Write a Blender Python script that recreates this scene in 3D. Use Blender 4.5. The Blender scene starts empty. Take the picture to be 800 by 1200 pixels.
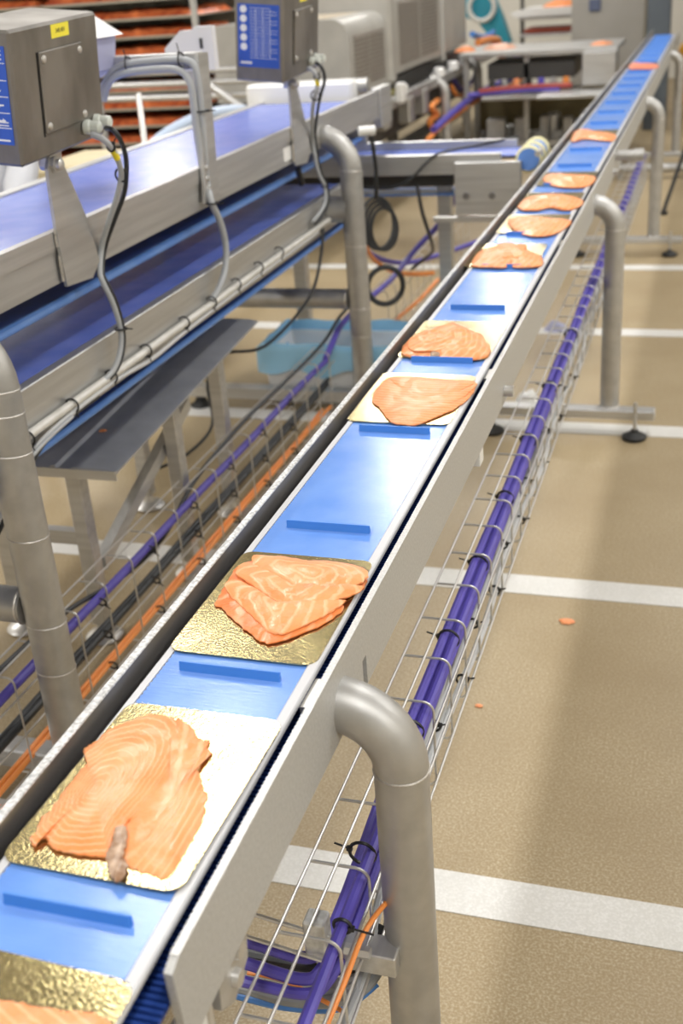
import bpy, math, random
from mathutils import Vector, Matrix, noise
random.seed(7)
sc = bpy.context.scene
COL = sc.collection
PI = math.pi

# ---------------------------------------------------------------- camera, world, lamps, exposure
CAM = Vector((0.5255, 0.0, 1.6919))
YAW, PIT, ROL, FPX = math.radians(-18.8576), math.radians(25.4761), math.radians(-4.3810), 1340.13
Fv = Vector((math.sin(YAW)*math.cos(PIT), math.cos(YAW)*math.cos(PIT), -math.sin(PIT)))
rt = Vector((math.cos(YAW), -math.sin(YAW), 0)); up = rt.cross(Fv)
Rv = math.cos(ROL)*rt + math.sin(ROL)*up
Uv = -math.sin(ROL)*rt + math.cos(ROL)*up
cam = bpy.data.cameras.new('camera'); co = bpy.data.objects.new('camera', cam); COL.objects.link(co)
M3 = Matrix((Rv, Uv, -Fv)).transposed()
co.matrix_world = Matrix.Translation(CAM) @ M3.to_4x4()
cam.sensor_fit = 'HORIZONTAL'; cam.sensor_width = 24.0; cam.lens = FPX/800*24.0
cam.clip_start = 0.02; cam.clip_end = 100
cam.dof.use_dof = True; cam.dof.focus_distance = 1.7; cam.dof.aperture_fstop = 4.6
sc.camera = co
vs = sc.view_settings; vs.view_transform = 'Standard'; vs.look = 'None'; vs.gamma = 1; vs.use_curve_mapping = False
vs.exposure = -0.4
w = bpy.data.worlds.new('world'); sc.world = w; w.use_nodes = True
w.node_tree.nodes['Background'].inputs[0].default_value = (1.0, 0.98, 0.95, 1)
w.node_tree.nodes['Background'].inputs[1].default_value = 0.5

LAMPS = [(x, y) for x in (-6.2, -1.85, 1.2, 3.9) for y in (-0.6, 4.2, 9.0, 13.8) if not (x > 1 and y > 13)]  # rightmost row is unseen, added to soften the floor's shadow band
CEIL = 4.3
def lamp_light(x, y):
    l = bpy.data.lights.new('ceiling_lamp_light', 'AREA'); l.shape = 'RECTANGLE'; l.size = 0.34; l.size_y = 1.6
    l.energy = {-6.2: 200, -1.85: 112, 1.2: 85, 3.9: 120}[x]; l.color = (1.0, 0.985, 0.955)
    o = bpy.data.objects.new('ceiling_lamp_light', l); COL.objects.link(o); o.location = (x, y, CEIL-0.10)
    return o

def P(px, py, ax, v):
    """the world point seen at px,py whose coordinate ax (0 x, 1 y, 2 z) is v"""
    d = Fv + Rv*((px-400)/FPX) - Uv*((py-600)/FPX)
    return CAM + d*((v-CAM[ax])/d[ax])

# ---------------------------------------------------------------- materials
MATS = {}
def mat(name, col, rough=0.5, metal=0.0, spec=0.5, **k):
    if name in MATS: return MATS[name]
    m = bpy.data.materials.new(name); m.use_nodes = True
    b = m.node_tree.nodes['Principled BSDF']
    b.inputs['Base Color'].default_value = (*col, 1); b.inputs['Roughness'].default_value = rough
    b.inputs['Metallic'].default_value = metal; b.inputs['Specular IOR Level'].default_value = spec
    for kk, vv in k.items(): b.inputs[kk.replace('_', ' ')].default_value = vv
    MATS[name] = m
    return m
def nd(m, t, **k):
    n = m.node_tree.nodes.new(t)
    for a, v in k.items(): setattr(n, a, v)
    return n
def lk(m, a, b): m.node_tree.links.new(a, b)
def bsdf(m): return m.node_tree.nodes['Principled BSDF']
def noise_mat(name, c1, c2, scale, rough=0.5, metal=0.0, bump=0.0, stretch=(1, 1, 1), detail=4, lo=.35, hi=.65, r2=None, bd=.002, spec=.5):
    """two colours mixed by noise in object space, with a little relief"""
    m = mat(name, c1, rough, metal, spec)
    tc = nd(m, 'ShaderNodeTexCoord'); mp = nd(m, 'ShaderNodeMapping'); mp.inputs['Scale'].default_value = stretch
    nz = nd(m, 'ShaderNodeTexNoise'); nz.inputs['Scale'].default_value = scale; nz.inputs['Detail'].default_value = detail
    lk(m, tc.outputs['Object'], mp.inputs[0]); lk(m, mp.outputs[0], nz.inputs[0])
    r = nd(m, 'ShaderNodeValToRGB'); r.color_ramp.elements[0].position = lo; r.color_ramp.elements[1].position = hi
    r.color_ramp.elements[0].color = (*c1, 1); r.color_ramp.elements[1].color = (*c2, 1)
    lk(m, nz.outputs['Fac'], r.inputs[0]); lk(m, r.outputs[0], bsdf(m).inputs['Base Color'])
    if r2 is not None:
        mr = nd(m, 'ShaderNodeMapRange'); mr.inputs['To Min'].default_value = rough; mr.inputs['To Max'].default_value = r2
        lk(m, nz.outputs['Fac'], mr.inputs[0]); lk(m, mr.outputs[0], bsdf(m).inputs['Roughness'])
    if bump:
        bp = nd(m, 'ShaderNodeBump'); bp.inputs['Strength'].default_value = bump; bp.inputs['Distance'].default_value = bd
        lk(m, nz.outputs['Fac'], bp.inputs['Height']); lk(m, bp.outputs[0], bsdf(m).inputs['Normal'])
    return m

STEEL = noise_mat('brushed_steel', (.50, .50, .495), (.60, .60, .595), 60, .34, .8, .10, (1, .04, 1), r2=.46)
STEELX = noise_mat('brushed_steel_cross', (.50, .50, .495), (.60, .60, .595), 60, .34, .8, .10, (.04, 1, 1), r2=.46)
SATIN = noise_mat('satin_tube_steel', (.44, .435, .425), (.51, .505, .49), 25, .42, .8, .08, r2=.52)
BOXST = noise_mat('weathered_steel_sheet', (.20, .19, .175), (.31, .295, .275), 9, .38, .85, .05, (1, 1, .5), r2=.5)
PLATE = noise_mat('guard_plate_steel', (.43, .43, .42), (.50, .50, .49), 220, .42, .30, .12, r2=.5)
ROUGHEDGE = noise_mat('lit_ground_edge', (.38, .38, .38), (.75, .75, .745), 200, .34, .75, .9, bd=.002, r2=.5)  # pale to carry the light falling on the left rail's top
DARKST = noise_mat('dark_shaded_steel', (.20, .19, .185), (.27, .26, .25), 40, .5, .8, .05, (1, .1, 1))  # dark tone holds the shade of the left rail's inner face
WIRE = mat('bright_wire', (.62, .61, .59), .38, .8)
WELD = noise_mat('weld_bead', (.6, .58, .55), (.8, .78, .75), 400, .35, .9, .6)
WHITE = mat('white_plastic', (.80, .80, .79), .35)
OFFW = mat('grey_white_strip', (.56, .565, .585), .35)
BLACK = mat('black_plastic', (.015, .015, .016), .4)
RUBBER = mat('black_rubber', (.02, .02, .02), .6)
PURPLE = noise_mat('violet_cable_sheath', (.085, .065, .38), (.105, .08, .45), 8, .42, 0, 0)
BLUECAB = mat('blue_cable_sheath', (.06, .22, .62), .4)
BLKCAB = mat('black_cable_sheath', (.02, .022, .025), .42)
ORANGE = mat('orange_cable_sheath', (.88, .30, .07), .4)
GREYCAB = mat('grey_cable_sheath', (.42, .44, .46), .42)
LGREYCAB = mat('light_grey_cable_sheath', (.55, .56, .57), .4)
NAVY = noise_mat('navy_shaded_return_belt', (.015, .05, .24), (.02, .065, .30), 30, .4)
PAINTG = noise_mat('grey_hood_metal', (.42, .41, .385), (.48, .47, .44), 5, .42, .25, 0)
DARKG = mat('dark_machine_grey', (.06, .058, .055), .5, .3)
YELLOW = mat('yellow_sticker', (.90, .80, .06), .5)
LILAC = mat('lilac_plastic', (.42, .43, .60), .35)
KEYBLUE = mat('keypad_blue', (.03, .10, .50), .35)
KEYWHITE = mat('keypad_white_print', (.80, .82, .86), .4)
TEAL = mat('teal_plastic', (.02, .27, .37), .45)
DUCT = mat('pale_blue_hose', (.50, .60, .76), .35)

def belt_mat(name, c, rough, rib, spec, rv):
    m = mat(name, c, rough, 0, spec)
    tc = nd(m, 'ShaderNodeTexCoord'); mp = nd(m, 'ShaderNodeMapping'); mp.inputs['Scale'].default_value = (40, 330, 1)
    nz = nd(m, 'ShaderNodeTexNoise'); nz.inputs['Scale'].default_value = 1.0; nz.inputs['Detail'].default_value = 3
    lk(m, tc.outputs['Object'], mp.inputs[0]); lk(m, mp.outputs[0], nz.inputs[0])
    n2 = nd(m, 'ShaderNodeTexNoise'); n2.inputs['Scale'].default_value = 14; n2.inputs['Detail'].default_value = 5
    lk(m, tc.outputs['Object'], n2.inputs[0])
    bp = nd(m, 'ShaderNodeBump'); bp.inputs['Strength'].default_value = rib; bp.inputs['Distance'].default_value = .0012
    lk(m, nz.outputs['Fac'], bp.inputs['Height']); lk(m, bp.outputs[0], bsdf(m).inputs['Normal'])
    r = nd(m, 'ShaderNodeValToRGB'); r.color_ramp.elements[0].position = .35; r.color_ramp.elements[1].position = .7
    r.color_ramp.elements[0].color = (*c, 1); r.color_ramp.elements[1].color = (c[0]*1.35, c[1]*1.18, c[2]*1.05, 1)
    lk(m, n2.outputs['Fac'], r.inputs[0]); lk(m, r.outputs[0], bsdf(m).inputs['Base Color'])
    mr = nd(m, 'ShaderNodeMapRange'); mr.inputs['To Min'].default_value = rough-rv; mr.inputs['To Max'].default_value = rough+rv
    lk(m, n2.outputs['Fac'], mr.inputs[0]); lk(m, mr.outputs[0], bsdf(m).inputs['Roughness'])
    return m
BELT = belt_mat('blue_belt', (.12, .275, .72), .20, .18, .40, .05)
BELT2 = belt_mat('blue_wide_belt', (.12, .19, .62), .24, .05, 1.0, .02)
CLEAT = mat('light_blue_cleat', (.055, .22, .66), .38)

def gold_mat():
    m = noise_mat('gold_card', (.46, .385, .19), (.55, .47, .25), 280, .24, .95, .40, detail=3, bd=.0007)
    bsdf(m).inputs['Roughness'].default_value = .17
    return m
GOLD = gold_mat()

def salmon_mat(name, a, b, line):
    """flesh with pale fat lines that follow the vertex attribute 'band'"""
    m = mat(name, a, .34, 0, .4)
    bs = bsdf(m); bs.inputs['Subsurface Weight'].default_value = .25
    bs.inputs['Subsurface Radius'].default_value = (.012, .004, .002); bs.inputs['Subsurface Scale'].default_value = .5
    bs.inputs['Coat Weight'].default_value = .15; bs.inputs['Coat Roughness'].default_value = .2
    at = nd(m, 'ShaderNodeAttribute', attribute_name='band')
    tc = nd(m, 'ShaderNodeTexCoord')
    n1 = nd(m, 'ShaderNodeTexNoise'); n1.inputs['Scale'].default_value = 45; n1.inputs['Detail'].default_value = 3
    lk(m, tc.outputs['Object'], n1.inputs[0])
    ml = nd(m, 'ShaderNodeMath', operation='MULTIPLY_ADD'); ml.inputs[1].default_value = 3.0
    lk(m, n1.outputs['Fac'], ml.inputs[0]); lk(m, at.outputs['Fac'], ml.inputs[2])
    sn = nd(m, 'ShaderNodeMath', operation='SINE'); lk(m, ml.outputs[0], sn.inputs[0])
    rp = nd(m, 'ShaderNodeValToRGB'); rp.color_ramp.elements[0].position = .72; rp.color_ramp.elements[1].position = .98
    mr = nd(m, 'ShaderNodeMapRange'); mr.inputs['From Min'].default_value = -1; lk(m, sn.outputs[0], mr.inputs[0]); lk(m, mr.outputs[0], rp.inputs[0])
    n2 = nd(m, 'ShaderNodeTexNoise'); n2.inputs['Scale'].default_value = 22; n2.inputs['Detail'].default_value = 5
    lk(m, tc.outputs['Object'], n2.inputs[0])
    mx = nd(m, 'ShaderNodeMix', data_type='RGBA'); mx.inputs['A'].default_value = (*a, 1); mx.inputs['B'].default_value = (*b, 1)
    rr = nd(m, 'ShaderNodeMapRange'); rr.inputs['From Min'].default_value = .35; rr.inputs['From Max'].default_value = .65
    lk(m, n2.outputs['Fac'], rr.inputs[0]); lk(m, rr.outputs[0], mx.inputs['Factor'])
    mul = nd(m, 'ShaderNodeMath', operation='MULTIPLY'); lk(m, rp.outputs[0], mul.inputs[0]); mul.inputs[1].default_value = .42
    mx2 = nd(m, 'ShaderNodeMix', data_type='RGBA'); mx2.inputs['B'].default_value = (*line, 1)
    lk(m, mul.outputs[0], mx2.inputs['Factor']); lk(m, mx.outputs['Result'], mx2.inputs['A'])
    lk(m, mx2.outputs['Result'], bs.inputs['Base Color'])
    n3 = nd(m, 'ShaderNodeTexNoise'); n3.inputs['Scale'].default_value = 190; n3.inputs['Detail'].default_value = 3
    lk(m, tc.outputs['Object'], n3.inputs[0])
    ad = nd(m, 'ShaderNodeMath', operation='MULTIPLY_ADD'); ad.inputs[1].default_value = .5
    lk(m, rp.outputs[0], ad.inputs[0]); lk(m, n3.outputs['Fac'], ad.inputs[2])
    bp = nd(m, 'ShaderNodeBump'); bp.inputs['Strength'].default_value = .45; bp.inputs['Distance'].default_value = .0016
    lk(m, ad.outputs[0], bp.inputs['Height']); lk(m, bp.outputs[0], bs.inputs['Normal'])
    return m
SALM = salmon_mat('salmon_flesh', (.84, .275, .085), (.88, .35, .14), (.95, .58, .35))
SALM2 = salmon_mat('salmon_flesh_deep', (.78, .20, .05), (.83, .25, .075), (.92, .46, .24))
SALMF = noise_mat('tray_salmon', (.34, .055, .02), (.70, .19, .06), 14, .4, 0, .4, bd=.01)
GREYF = noise_mat('salmon_grey_flesh', (.20, .09, .035), (.58, .42, .30), 55, .35, 0, .2)

def floor_mat(name, c1, c2, speck):
    m = mat(name, c1, .42, 0, .4)
    tc = nd(m, 'ShaderNodeTexCoord')
    n1 = nd(m, 'ShaderNodeTexNoise'); n1.inputs['Scale'].default_value = 190; n1.inputs['Detail'].default_value = 2
    n2 = nd(m, 'ShaderNodeTexNoise'); n2.inputs['Scale'].default_value = 2.2; n2.inputs['Detail'].default_value = 5
    for n in (n1, n2): lk(m, tc.outputs['Object'], n.inputs[0])
    r1 = nd(m, 'ShaderNodeValToRGB'); r1.color_ramp.elements[0].position = .42; r1.color_ramp.elements[1].position = .72
    r1.color_ramp.elements[0].color = (*c1, 1); r1.color_ramp.elements[1].color = (*speck, 1)
    lk(m, n1.outputs['Fac'], r1.inputs[0])
    mx = nd(m, 'ShaderNodeMix', data_type='RGBA', blend_type='MIX'); mx.inputs['B'].default_value = (*c2, 1)
    rr = nd(m, 'ShaderNodeMapRange'); rr.inputs['From Min'].default_value = .4; rr.inputs['From Max'].default_value = .75; rr.inputs['To Max'].default_value = .6
    lk(m, n2.outputs['Fac'], rr.inputs[0]); lk(m, rr.outputs[0], mx.inputs['Factor']); lk(m, r1.outputs[0], mx.inputs['A'])
    lk(m, mx.outputs['Result'], bsdf(m).inputs['Base Color'])
    bp = nd(m, 'ShaderNodeBump'); bp.inputs['Strength'].default_value = .3; bp.inputs['Distance'].default_value = .001
    lk(m, n1.outputs['Fac'], bp.inputs['Height']); lk(m, bp.outputs[0], bsdf(m).inputs['Normal'])
    return m
FLOOR = floor_mat('tan_resin_floor', (.33, .25, .138), (.28, .205, .11), (.50, .42, .29))
STRIPE = floor_mat('white_floor_paint', (.66, .65, .62), (.52, .51, .47), (.78, .77, .75))

# ---------------------------------------------------------------- mesh builder
def origin(o):
    v = Vector((0, 0, 0))
    while o is not None: v += o.location; o = o.parent
    return v
class MB:
    def __init__(s): s.v = []; s.f = []; s.attr = None
    def add(s, vs, fs):
        n = len(s.v); s.v += [Vector(a) for a in vs]; s.f += [tuple(i+n for i in f) for f in fs]; return s
    def hexa(s, p):   # 8 points: bottom ring, top ring
        return s.add(p, [(0, 3, 2, 1), (4, 5, 6, 7), (0, 1, 5, 4), (1, 2, 6, 5), (2, 3, 7, 6), (3, 0, 4, 7)])
    def box(s, a, b, b_=0.0):
        (x0, y0, z0), (x1, y1, z1) = [tuple(min(a[i], b[i]) for i in range(3)), tuple(max(a[i], b[i]) for i in range(3))]
        if b_ > 0:   # chamfered box
            import itertools
            pts = []; idx = {}
            for ix, iy, iz in itertools.product((0, 1), repeat=3):
                c = [(x0, x1)[ix], (y0, y1)[iy], (z0, z1)[iz]]; sg = [(1, -1)[ix], (1, -1)[iy], (1, -1)[iz]]
                for k in range(3):   # vertex lying on the face normal to axis k
                    q = [c[j] + (0 if j == k else sg[j]*b_) for j in range(3)]
                    idx[(ix, iy, iz, k)] = len(pts); pts.append(q)
            fs = []
            for k in range(3):
                a1, a2 = [j for j in range(3) if j != k]
                for sd in (0, 1):
                    ring = []
                    for u, v in ((0, 0), (1, 0), (1, 1), (0, 1)):
                        c = [0, 0, 0]; c[k] = sd; c[a1] = u; c[a2] = v; ring.append(idx[(*c, k)])
                    fs.append(tuple(ring))
            for k in range(3):   # edges parallel to axis k
                a1, a2 = [j for j in range(3) if j != k]
                for u in (0, 1):
                    for v in (0, 1):
                        c0 = [0, 0, 0]; c1 = [0, 0, 0]; c0[a1] = c1[a1] = u; c0[a2] = c1[a2] = v; c1[k] = 1
                        fs.append((idx[(*c0, a1)], idx[(*c1, a1)], idx[(*c1, a2)], idx[(*c0, a2)]))
            for c in itertools.product((0, 1), repeat=3): fs.append(tuple(idx[(*c, k)] for k in range(3)))
            cen = Vector(((x0+x1)/2, (y0+y1)/2, (z0+z1)/2)); out = []
            for f in fs:
                vv = [Vector(pts[i]) for i in f]; n = (vv[1]-vv[0]).cross(vv[2]-vv[0]); m_ = sum(vv, Vector())/len(vv)
                out.append(f if n.dot(m_-cen) > 0 else tuple(reversed(f)))
            return s.add(pts, out)
        return s.hexa([(x0, y0, z0), (x1, y0, z0), (x1, y1, z0), (x0, y1, z0), (x0, y0, z1), (x1, y0, z1), (x1, y1, z1), (x0, y1, z1)])
    def tube(s, path, r, n=12, cap=True):
        path = [Vector(p) for p in path]
        if not isinstance(r, (list, tuple)): path = [p for i, p in enumerate(path) if i == 0 or (p-path[i-1]).length > 1e-6]
        m = len(path); R = r if isinstance(r, (list, tuple)) else [r]*m
        t0 = (path[1]-path[0]).normalized(); a = Vector((0, 0, 1)) if abs(t0.z) < .9 else Vector((1, 0, 0))
        u = t0.cross(a).normalized(); base = len(s.v)
        for i, p in enumerate(path):
            t = ((path[min(i+1, m-1)]-path[i]).normalized() + (path[i]-path[max(i-1, 0)]).normalized())
            t = t.normalized() if t.length > 1e-9 else t0
            u = (u - t*u.dot(t)).normalized(); v = t.cross(u)
            for k in range(n):
                an = 2*PI*k/n; s.v.append(p + (u*math.cos(an)+v*math.sin(an))*R[i])
        for i in range(m-1):
            for k in range(n):
                k2 = (k+1) % n; s.f.append((base+i*n+k, base+i*n+k2, base+(i+1)*n+k2, base+(i+1)*n+k))
        if cap: s.f.append(tuple(base+k for k in reversed(range(n)))); s.f.append(tuple(base+(m-1)*n+k for k in range(n)))
        return s
    def cyl(s, a, b, r, n=16): return s.tube([a, b], r, n)
    def lathe(s, c, prof, n=24):   # prof: (radius, z) from bottom up
        base = len(s.v); c = Vector(c)
        for r, z in prof:
            for k in range(n): s.v.append(c + Vector((r*math.cos(2*PI*k/n), r*math.sin(2*PI*k/n), z)))
        for i in range(len(prof)-1):
            for k in range(n):
                k2 = (k+1) % n; s.f.append((base+i*n+k, base+i*n+k2, base+(i+1)*n+k2, base+(i+1)*n+k))
        s.f.append(tuple(base+k for k in reversed(range(n)))); s.f.append(tuple(base+(len(prof)-1)*n+k for k in range(n)))
        return s
    def prism(s, poly, ax, a, b):   # polygon in the plane normal to ax, from a to b
        o = [j for j in range(3) if j != ax]; n = len(poly); vs = []
        for h in (a, b):
            for q in poly:
                c = [0, 0, 0]; c[ax] = h; c[o[0]] = q[0]; c[o[1]] = q[1]; vs.append(c)
        fs = [tuple(range(n)), tuple(reversed(range(n, 2*n)))] + [((i+1) % n, i, i+n, (i+1) % n+n) for i in range(n)]
        area = sum(poly[i][0]*poly[(i+1) % n][1]-poly[(i+1) % n][0]*poly[i][1] for i in range(n))
        flip = (area > 0) != (ax == 1)
        if (b > a) != flip: fs = [tuple(reversed(f)) for f in fs]
        fs = [tuple(reversed(f)) for f in fs]
        return s.add(vs, fs)
    def build(s, name, m, parent=None, local=False, smooth=True, ang=35, thing=None):
        off = Vector((0, 0, 0)) if local else origin(parent)
        loc = None
        me = bpy.data.meshes.new(name); me.from_pydata([tuple(v-off) for v in s.v], [], s.f); me.validate()
        me.materials.append(m)
        if smooth: me.shade_smooth(); me.set_sharp_from_angle(angle=math.radians(ang))
        o = bpy.data.objects.new(name, me); COL.objects.link(o)
        if parent is not None: o.parent = parent
        return o
def thing(name, label, cat, loc=(0, 0, 0), group=None):
    o = bpy.data.objects.new(name, None); COL.objects.link(o); o.location = loc; o.empty_display_size = .05
    o['label'] = label; o['category'] = cat
    if group: o['group'] = group
    return o
def tag(o, label, cat, group=None, kind=None):
    o['label'] = label; o['category'] = cat
    if group: o['group'] = group
    if kind: o['kind'] = kind
    return o
def copy(o, parent, loc=None):
    c = o.copy(); COL.objects.link(c); c.parent = parent
    if loc is not None: c.location = loc
    return c
def struct(o): o['kind'] = 'structure'; return o
def spline(pts, n=8):
    pts = [Vector(p) for p in pts]; out = []; m = len(pts)
    for i in range(m-1):
        p0, p1, p2, p3 = pts[max(i-1, 0)], pts[i], pts[i+1], pts[min(i+2, m-1)]
        for k in range(n):
            t = k/n
            out.append(.5*((2*p1)+(p2-p0)*t+(2*p0-5*p1+4*p2-p3)*t*t+(3*p1-p0-3*p2+p3)*t**3))
    out.append(pts[-1]); return out
def cable(name, pts, r, m, parent=None, n=8, k=8):
    return MB().tube(spline(pts, k), r, n).build(name, m, parent)
def ring(c, axis, r, rr, n=20, k=6):
    axis = Vector(axis).normalized(); a = Vector((0, 0, 1)) if abs(axis.z) < .9 else Vector((1, 0, 0))
    u = axis.cross(a).normalized(); v = axis.cross(u); c = Vector(c); mb = MB()
    for i in range(n):
        an = 2*PI*i/n; d = u*math.cos(an)+v*math.sin(an)
        for j in range(k):
            b = 2*PI*j/k; mb.v.append(c+d*(r+rr*math.cos(b))+axis*rr*math.sin(b))
    for i in range(n):
        for j in range(k):
            i2, j2 = (i+1) % n, (j+1) % k; mb.f.append((i*k+j, i*k+j2, i2*k+j2, i2*k+j))
    return mb
def elbow(x0, z0, R, sx, y, zend, n=10):
    """horizontal along x from x0, quarter bend of radius R, then straight down to zend"""
    pts = [(x0, y, z0)]; cx = x0
    for i in range(n+1):
        a = PI/2*i/n; pts.append((cx+sx*R*math.sin(a), y, z0-R+R*math.cos(a)))
    pts.append((cx+sx*R, y, zend)); return pts

# ================================================================ the room
fl = struct(MB().box((-9, -4, -.1), (5, 17.5, 0)).build('floor', FLOOR))
for i in range(-3, 5):
    y = 1.70 + 1.265*i
    if -4 < y < 17.4: MB().box((-8.9, y-.055, -.002), (4.9, y+.055, .0025)).build('floor_stripe', STRIPE, fl)
WALL = noise_mat('pale_wall_paint', (.64, .62, .56), (.68, .66, .60), 2, .6)
struct(MB().box((-9, 17.2, 0), (5, 17.4, CEIL)).build('wall_back', WALL))
struct(MB().box((-9.2, -4, 0), (-9, 17.4, CEIL)).build('wall_left', WALL))
struct(MB().box((5, -4, 0), (5.2, 17.4, CEIL)).build('wall_right', WALL))
struct(MB().box((-9, -4.2, 0), (5, -4, CEIL)).build('wall_front', WALL))
struct(MB().box((-9.2, -4.2, CEIL), (5.2, 17.6, CEIL+.1)).build('ceiling', mat('ceiling_grey', (.42, .42, .41), .7)))
for x, y in LAMPS:
    t = thing('ceiling_lamp', 'long white fluorescent ceiling lamp above the production hall', 'lamp', (x, y, CEIL-.01), 'ceiling lamps')
    MB().box((x-.28, y-.88, CEIL-.08), (x+.28, y+.88, CEIL-.001)).build('housing', WHITE, t)
    lamp_light(x, y)

# ================================================================ the slim main conveyor with the salmon
ZB = .92
mc = thing('slim_conveyor', 'long slim blue belt conveyor carrying salmon portions between steel side plates', 'conveyor', (0, 6, 0))
Y0, Y1 = .35, 11.62
mb = MB(); L = []; Rr = []; step = .0045; n = int((Y1-Y0)/step/2)*2
for i in range(n+1):
    y = Y0+i*step; t = .0012 if i % 2 else -.0012
    mb.v += [Vector((-.090+t, y, ZB)), Vector((.090-t, y, ZB))]
for i in range(n): a = 2*i; mb.f.append((a, a+1, a+3, a+2))
mb.box((-.088, Y0, ZB-.004), (.088, Y1, ZB-.0008))
mb.build('belt', BELT, mc, smooth=False)
for z0 in [0]:
    MB().box((-.100, Y0, ZB-.03), (-.0905, Y1, ZB+.0015)).build('edge_strip', OFFW, mc)
    MB().box((.0885, Y0, ZB-.006), (.1035, Y1, ZB+.003), .002).build('edge_strip', OFFW, mc)
MB().box((-.0995, Y0, ZB-.03), (.086, Y1, ZB-.005)).build('slider_bed', STEEL, mc)
c0 = MB().add([(-.066, -.0035, 0), (.066, -.0035, 0), (.066, .0035, 0), (-.066, .0035, 0), (-.066, -.001, .012), (.066, -.001, .012), (.066, .002, .012), (-.066, .002, .012)],
    [(0, 3, 2, 1), (4, 5, 6, 7), (0, 1, 5, 4), (1, 2, 6, 5), (2, 3, 7, 6), (3, 0, 4, 7)]).build('cleat', CLEAT, mc, local=True)
c0.location = (0, .67-6, ZB)
for k in range(1, 28): copy(c0, mc, (0, .67+.4*k-6, ZB))
# left guide rail: inner shade and lit ground top put into the colours
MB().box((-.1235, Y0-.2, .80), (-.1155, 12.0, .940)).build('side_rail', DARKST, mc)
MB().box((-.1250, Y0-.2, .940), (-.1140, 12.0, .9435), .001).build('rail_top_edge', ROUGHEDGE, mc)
# right guard plate with its slot above the first leg
pl = MB()
poly = [(.632, .823), (1.205, .823), (1.205, .868), (1.222, .868), (1.222, .823), (11.9, .823), (11.9, .928), (.640, .928), (.625, .922)]
pl.prism(poly, 0, .1185, .1270); pl.build('guard_plate', PLATE, mc, ang=20)
MB().box((.1183, .640, .928), (.1272, 11.9, .9292)).build('plate_top_edge', noise_mat('lit_plate_edge', (.50, .50, .49), (.62, .62, .61), 300, .4, .6, .2), mc)  # paler than the plate: light on its top put into the colour
# return belt with ribs seen in the gap and past the plate end
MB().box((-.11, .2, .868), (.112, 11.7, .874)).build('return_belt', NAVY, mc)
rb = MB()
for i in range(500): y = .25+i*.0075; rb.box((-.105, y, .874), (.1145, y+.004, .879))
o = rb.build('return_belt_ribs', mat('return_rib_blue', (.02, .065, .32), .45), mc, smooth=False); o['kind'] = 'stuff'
MB().box((-.112, .45, .70), (-.02, 11.6, .79)).build('frame_beam', STEEL, mc)
# plate end bracket with two screws and white pad
br = MB(); br.prism([(.715, .775), (.745, .755), (.785, .775), (.795, .83), (.78, .845), (.72, .845)], 0, .108, .1180); br.build('end_bracket', STEEL, mc)
for y, z in ((.762, .815), (.752, .787)):
    MB().tube([(.1180, y, z-.006), (.1245, y, z-.006)], [.0105, .0095], 16).build('screw', WIRE, mc)
MB().box((.085, .655, .74), (.112, .70, .80), .004).build('white_pad', WHITE, mc)
MB().cyl((.112, .70, .50), (.112, .70, .80), .0045, 10).build('hanger_rod', WIRE, mc)
LY = [1.115, 4.22, 7.12, 10.25]
for i, y in enumerate(LY):
    pth = elbow(.112, .864, .086, 1, y, .10)
    lg = MB().tube(pth, .0355, 32).build('support_leg', SATIN, mc, ang=50)
    ring((.198, y, .776), (0, 0, 1), .0353, .0016, 40).build('weld_seam', WELD, lg)
    ring((.198, y, .105), (0, 0, 1), .0353, .003, 32).build('weld_seam', WELD, lg)
    yb = y-.03
    MB().box((-.32, yb-.03, .07), (.37, yb+.03, .105), .004).build('foot_beam', STEELX, lg)
    for x in (-.24, .30):
        MB().lathe((x, yb-.045, 0), [(.040, 0), (.046, .006), (.046, .014), (.030, .024), (.016, .030), (.012, .040)], 24).build('foot_pad', RUBBER, lg)
        MB().cyl((x, yb-.045, .035), (x, yb-.045, .145), .007, 10).build('foot_spindle', STEEL, lg)
    MB().box((-.10, y-.02, .80-.08), (.03, y+.02, .80-.035)).build('cross_member', STEELX, lg)
# small tubes and joints seen along the far side of the plate
for y, x in ((2.30, .135), (4.95, .135)):
    MB().tube([(.1275, y, .90-.05), (.1275+.02, y, .85)], .012, 14).build('clamp_knob', WIRE, mc)
MB().tube([(.127, 5.05, .90), (.20, 5.05, .90), (.205, 5.05, .90), (.24, 5.05, .90)], [.022, .022, .026, .026], 18).build('drive_motor', SATIN, mc)
for y in (2.05,): MB().box((.10, y-.02, .79), (.125, y+.015, .825)).build('white_pad', WHITE, mc)
for y in (1.06, 2.22, 3.4): MB().box((.104, y-.03, .905), (.1175, y+.03, .915)).build('joint_block', WIRE, mc)

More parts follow.
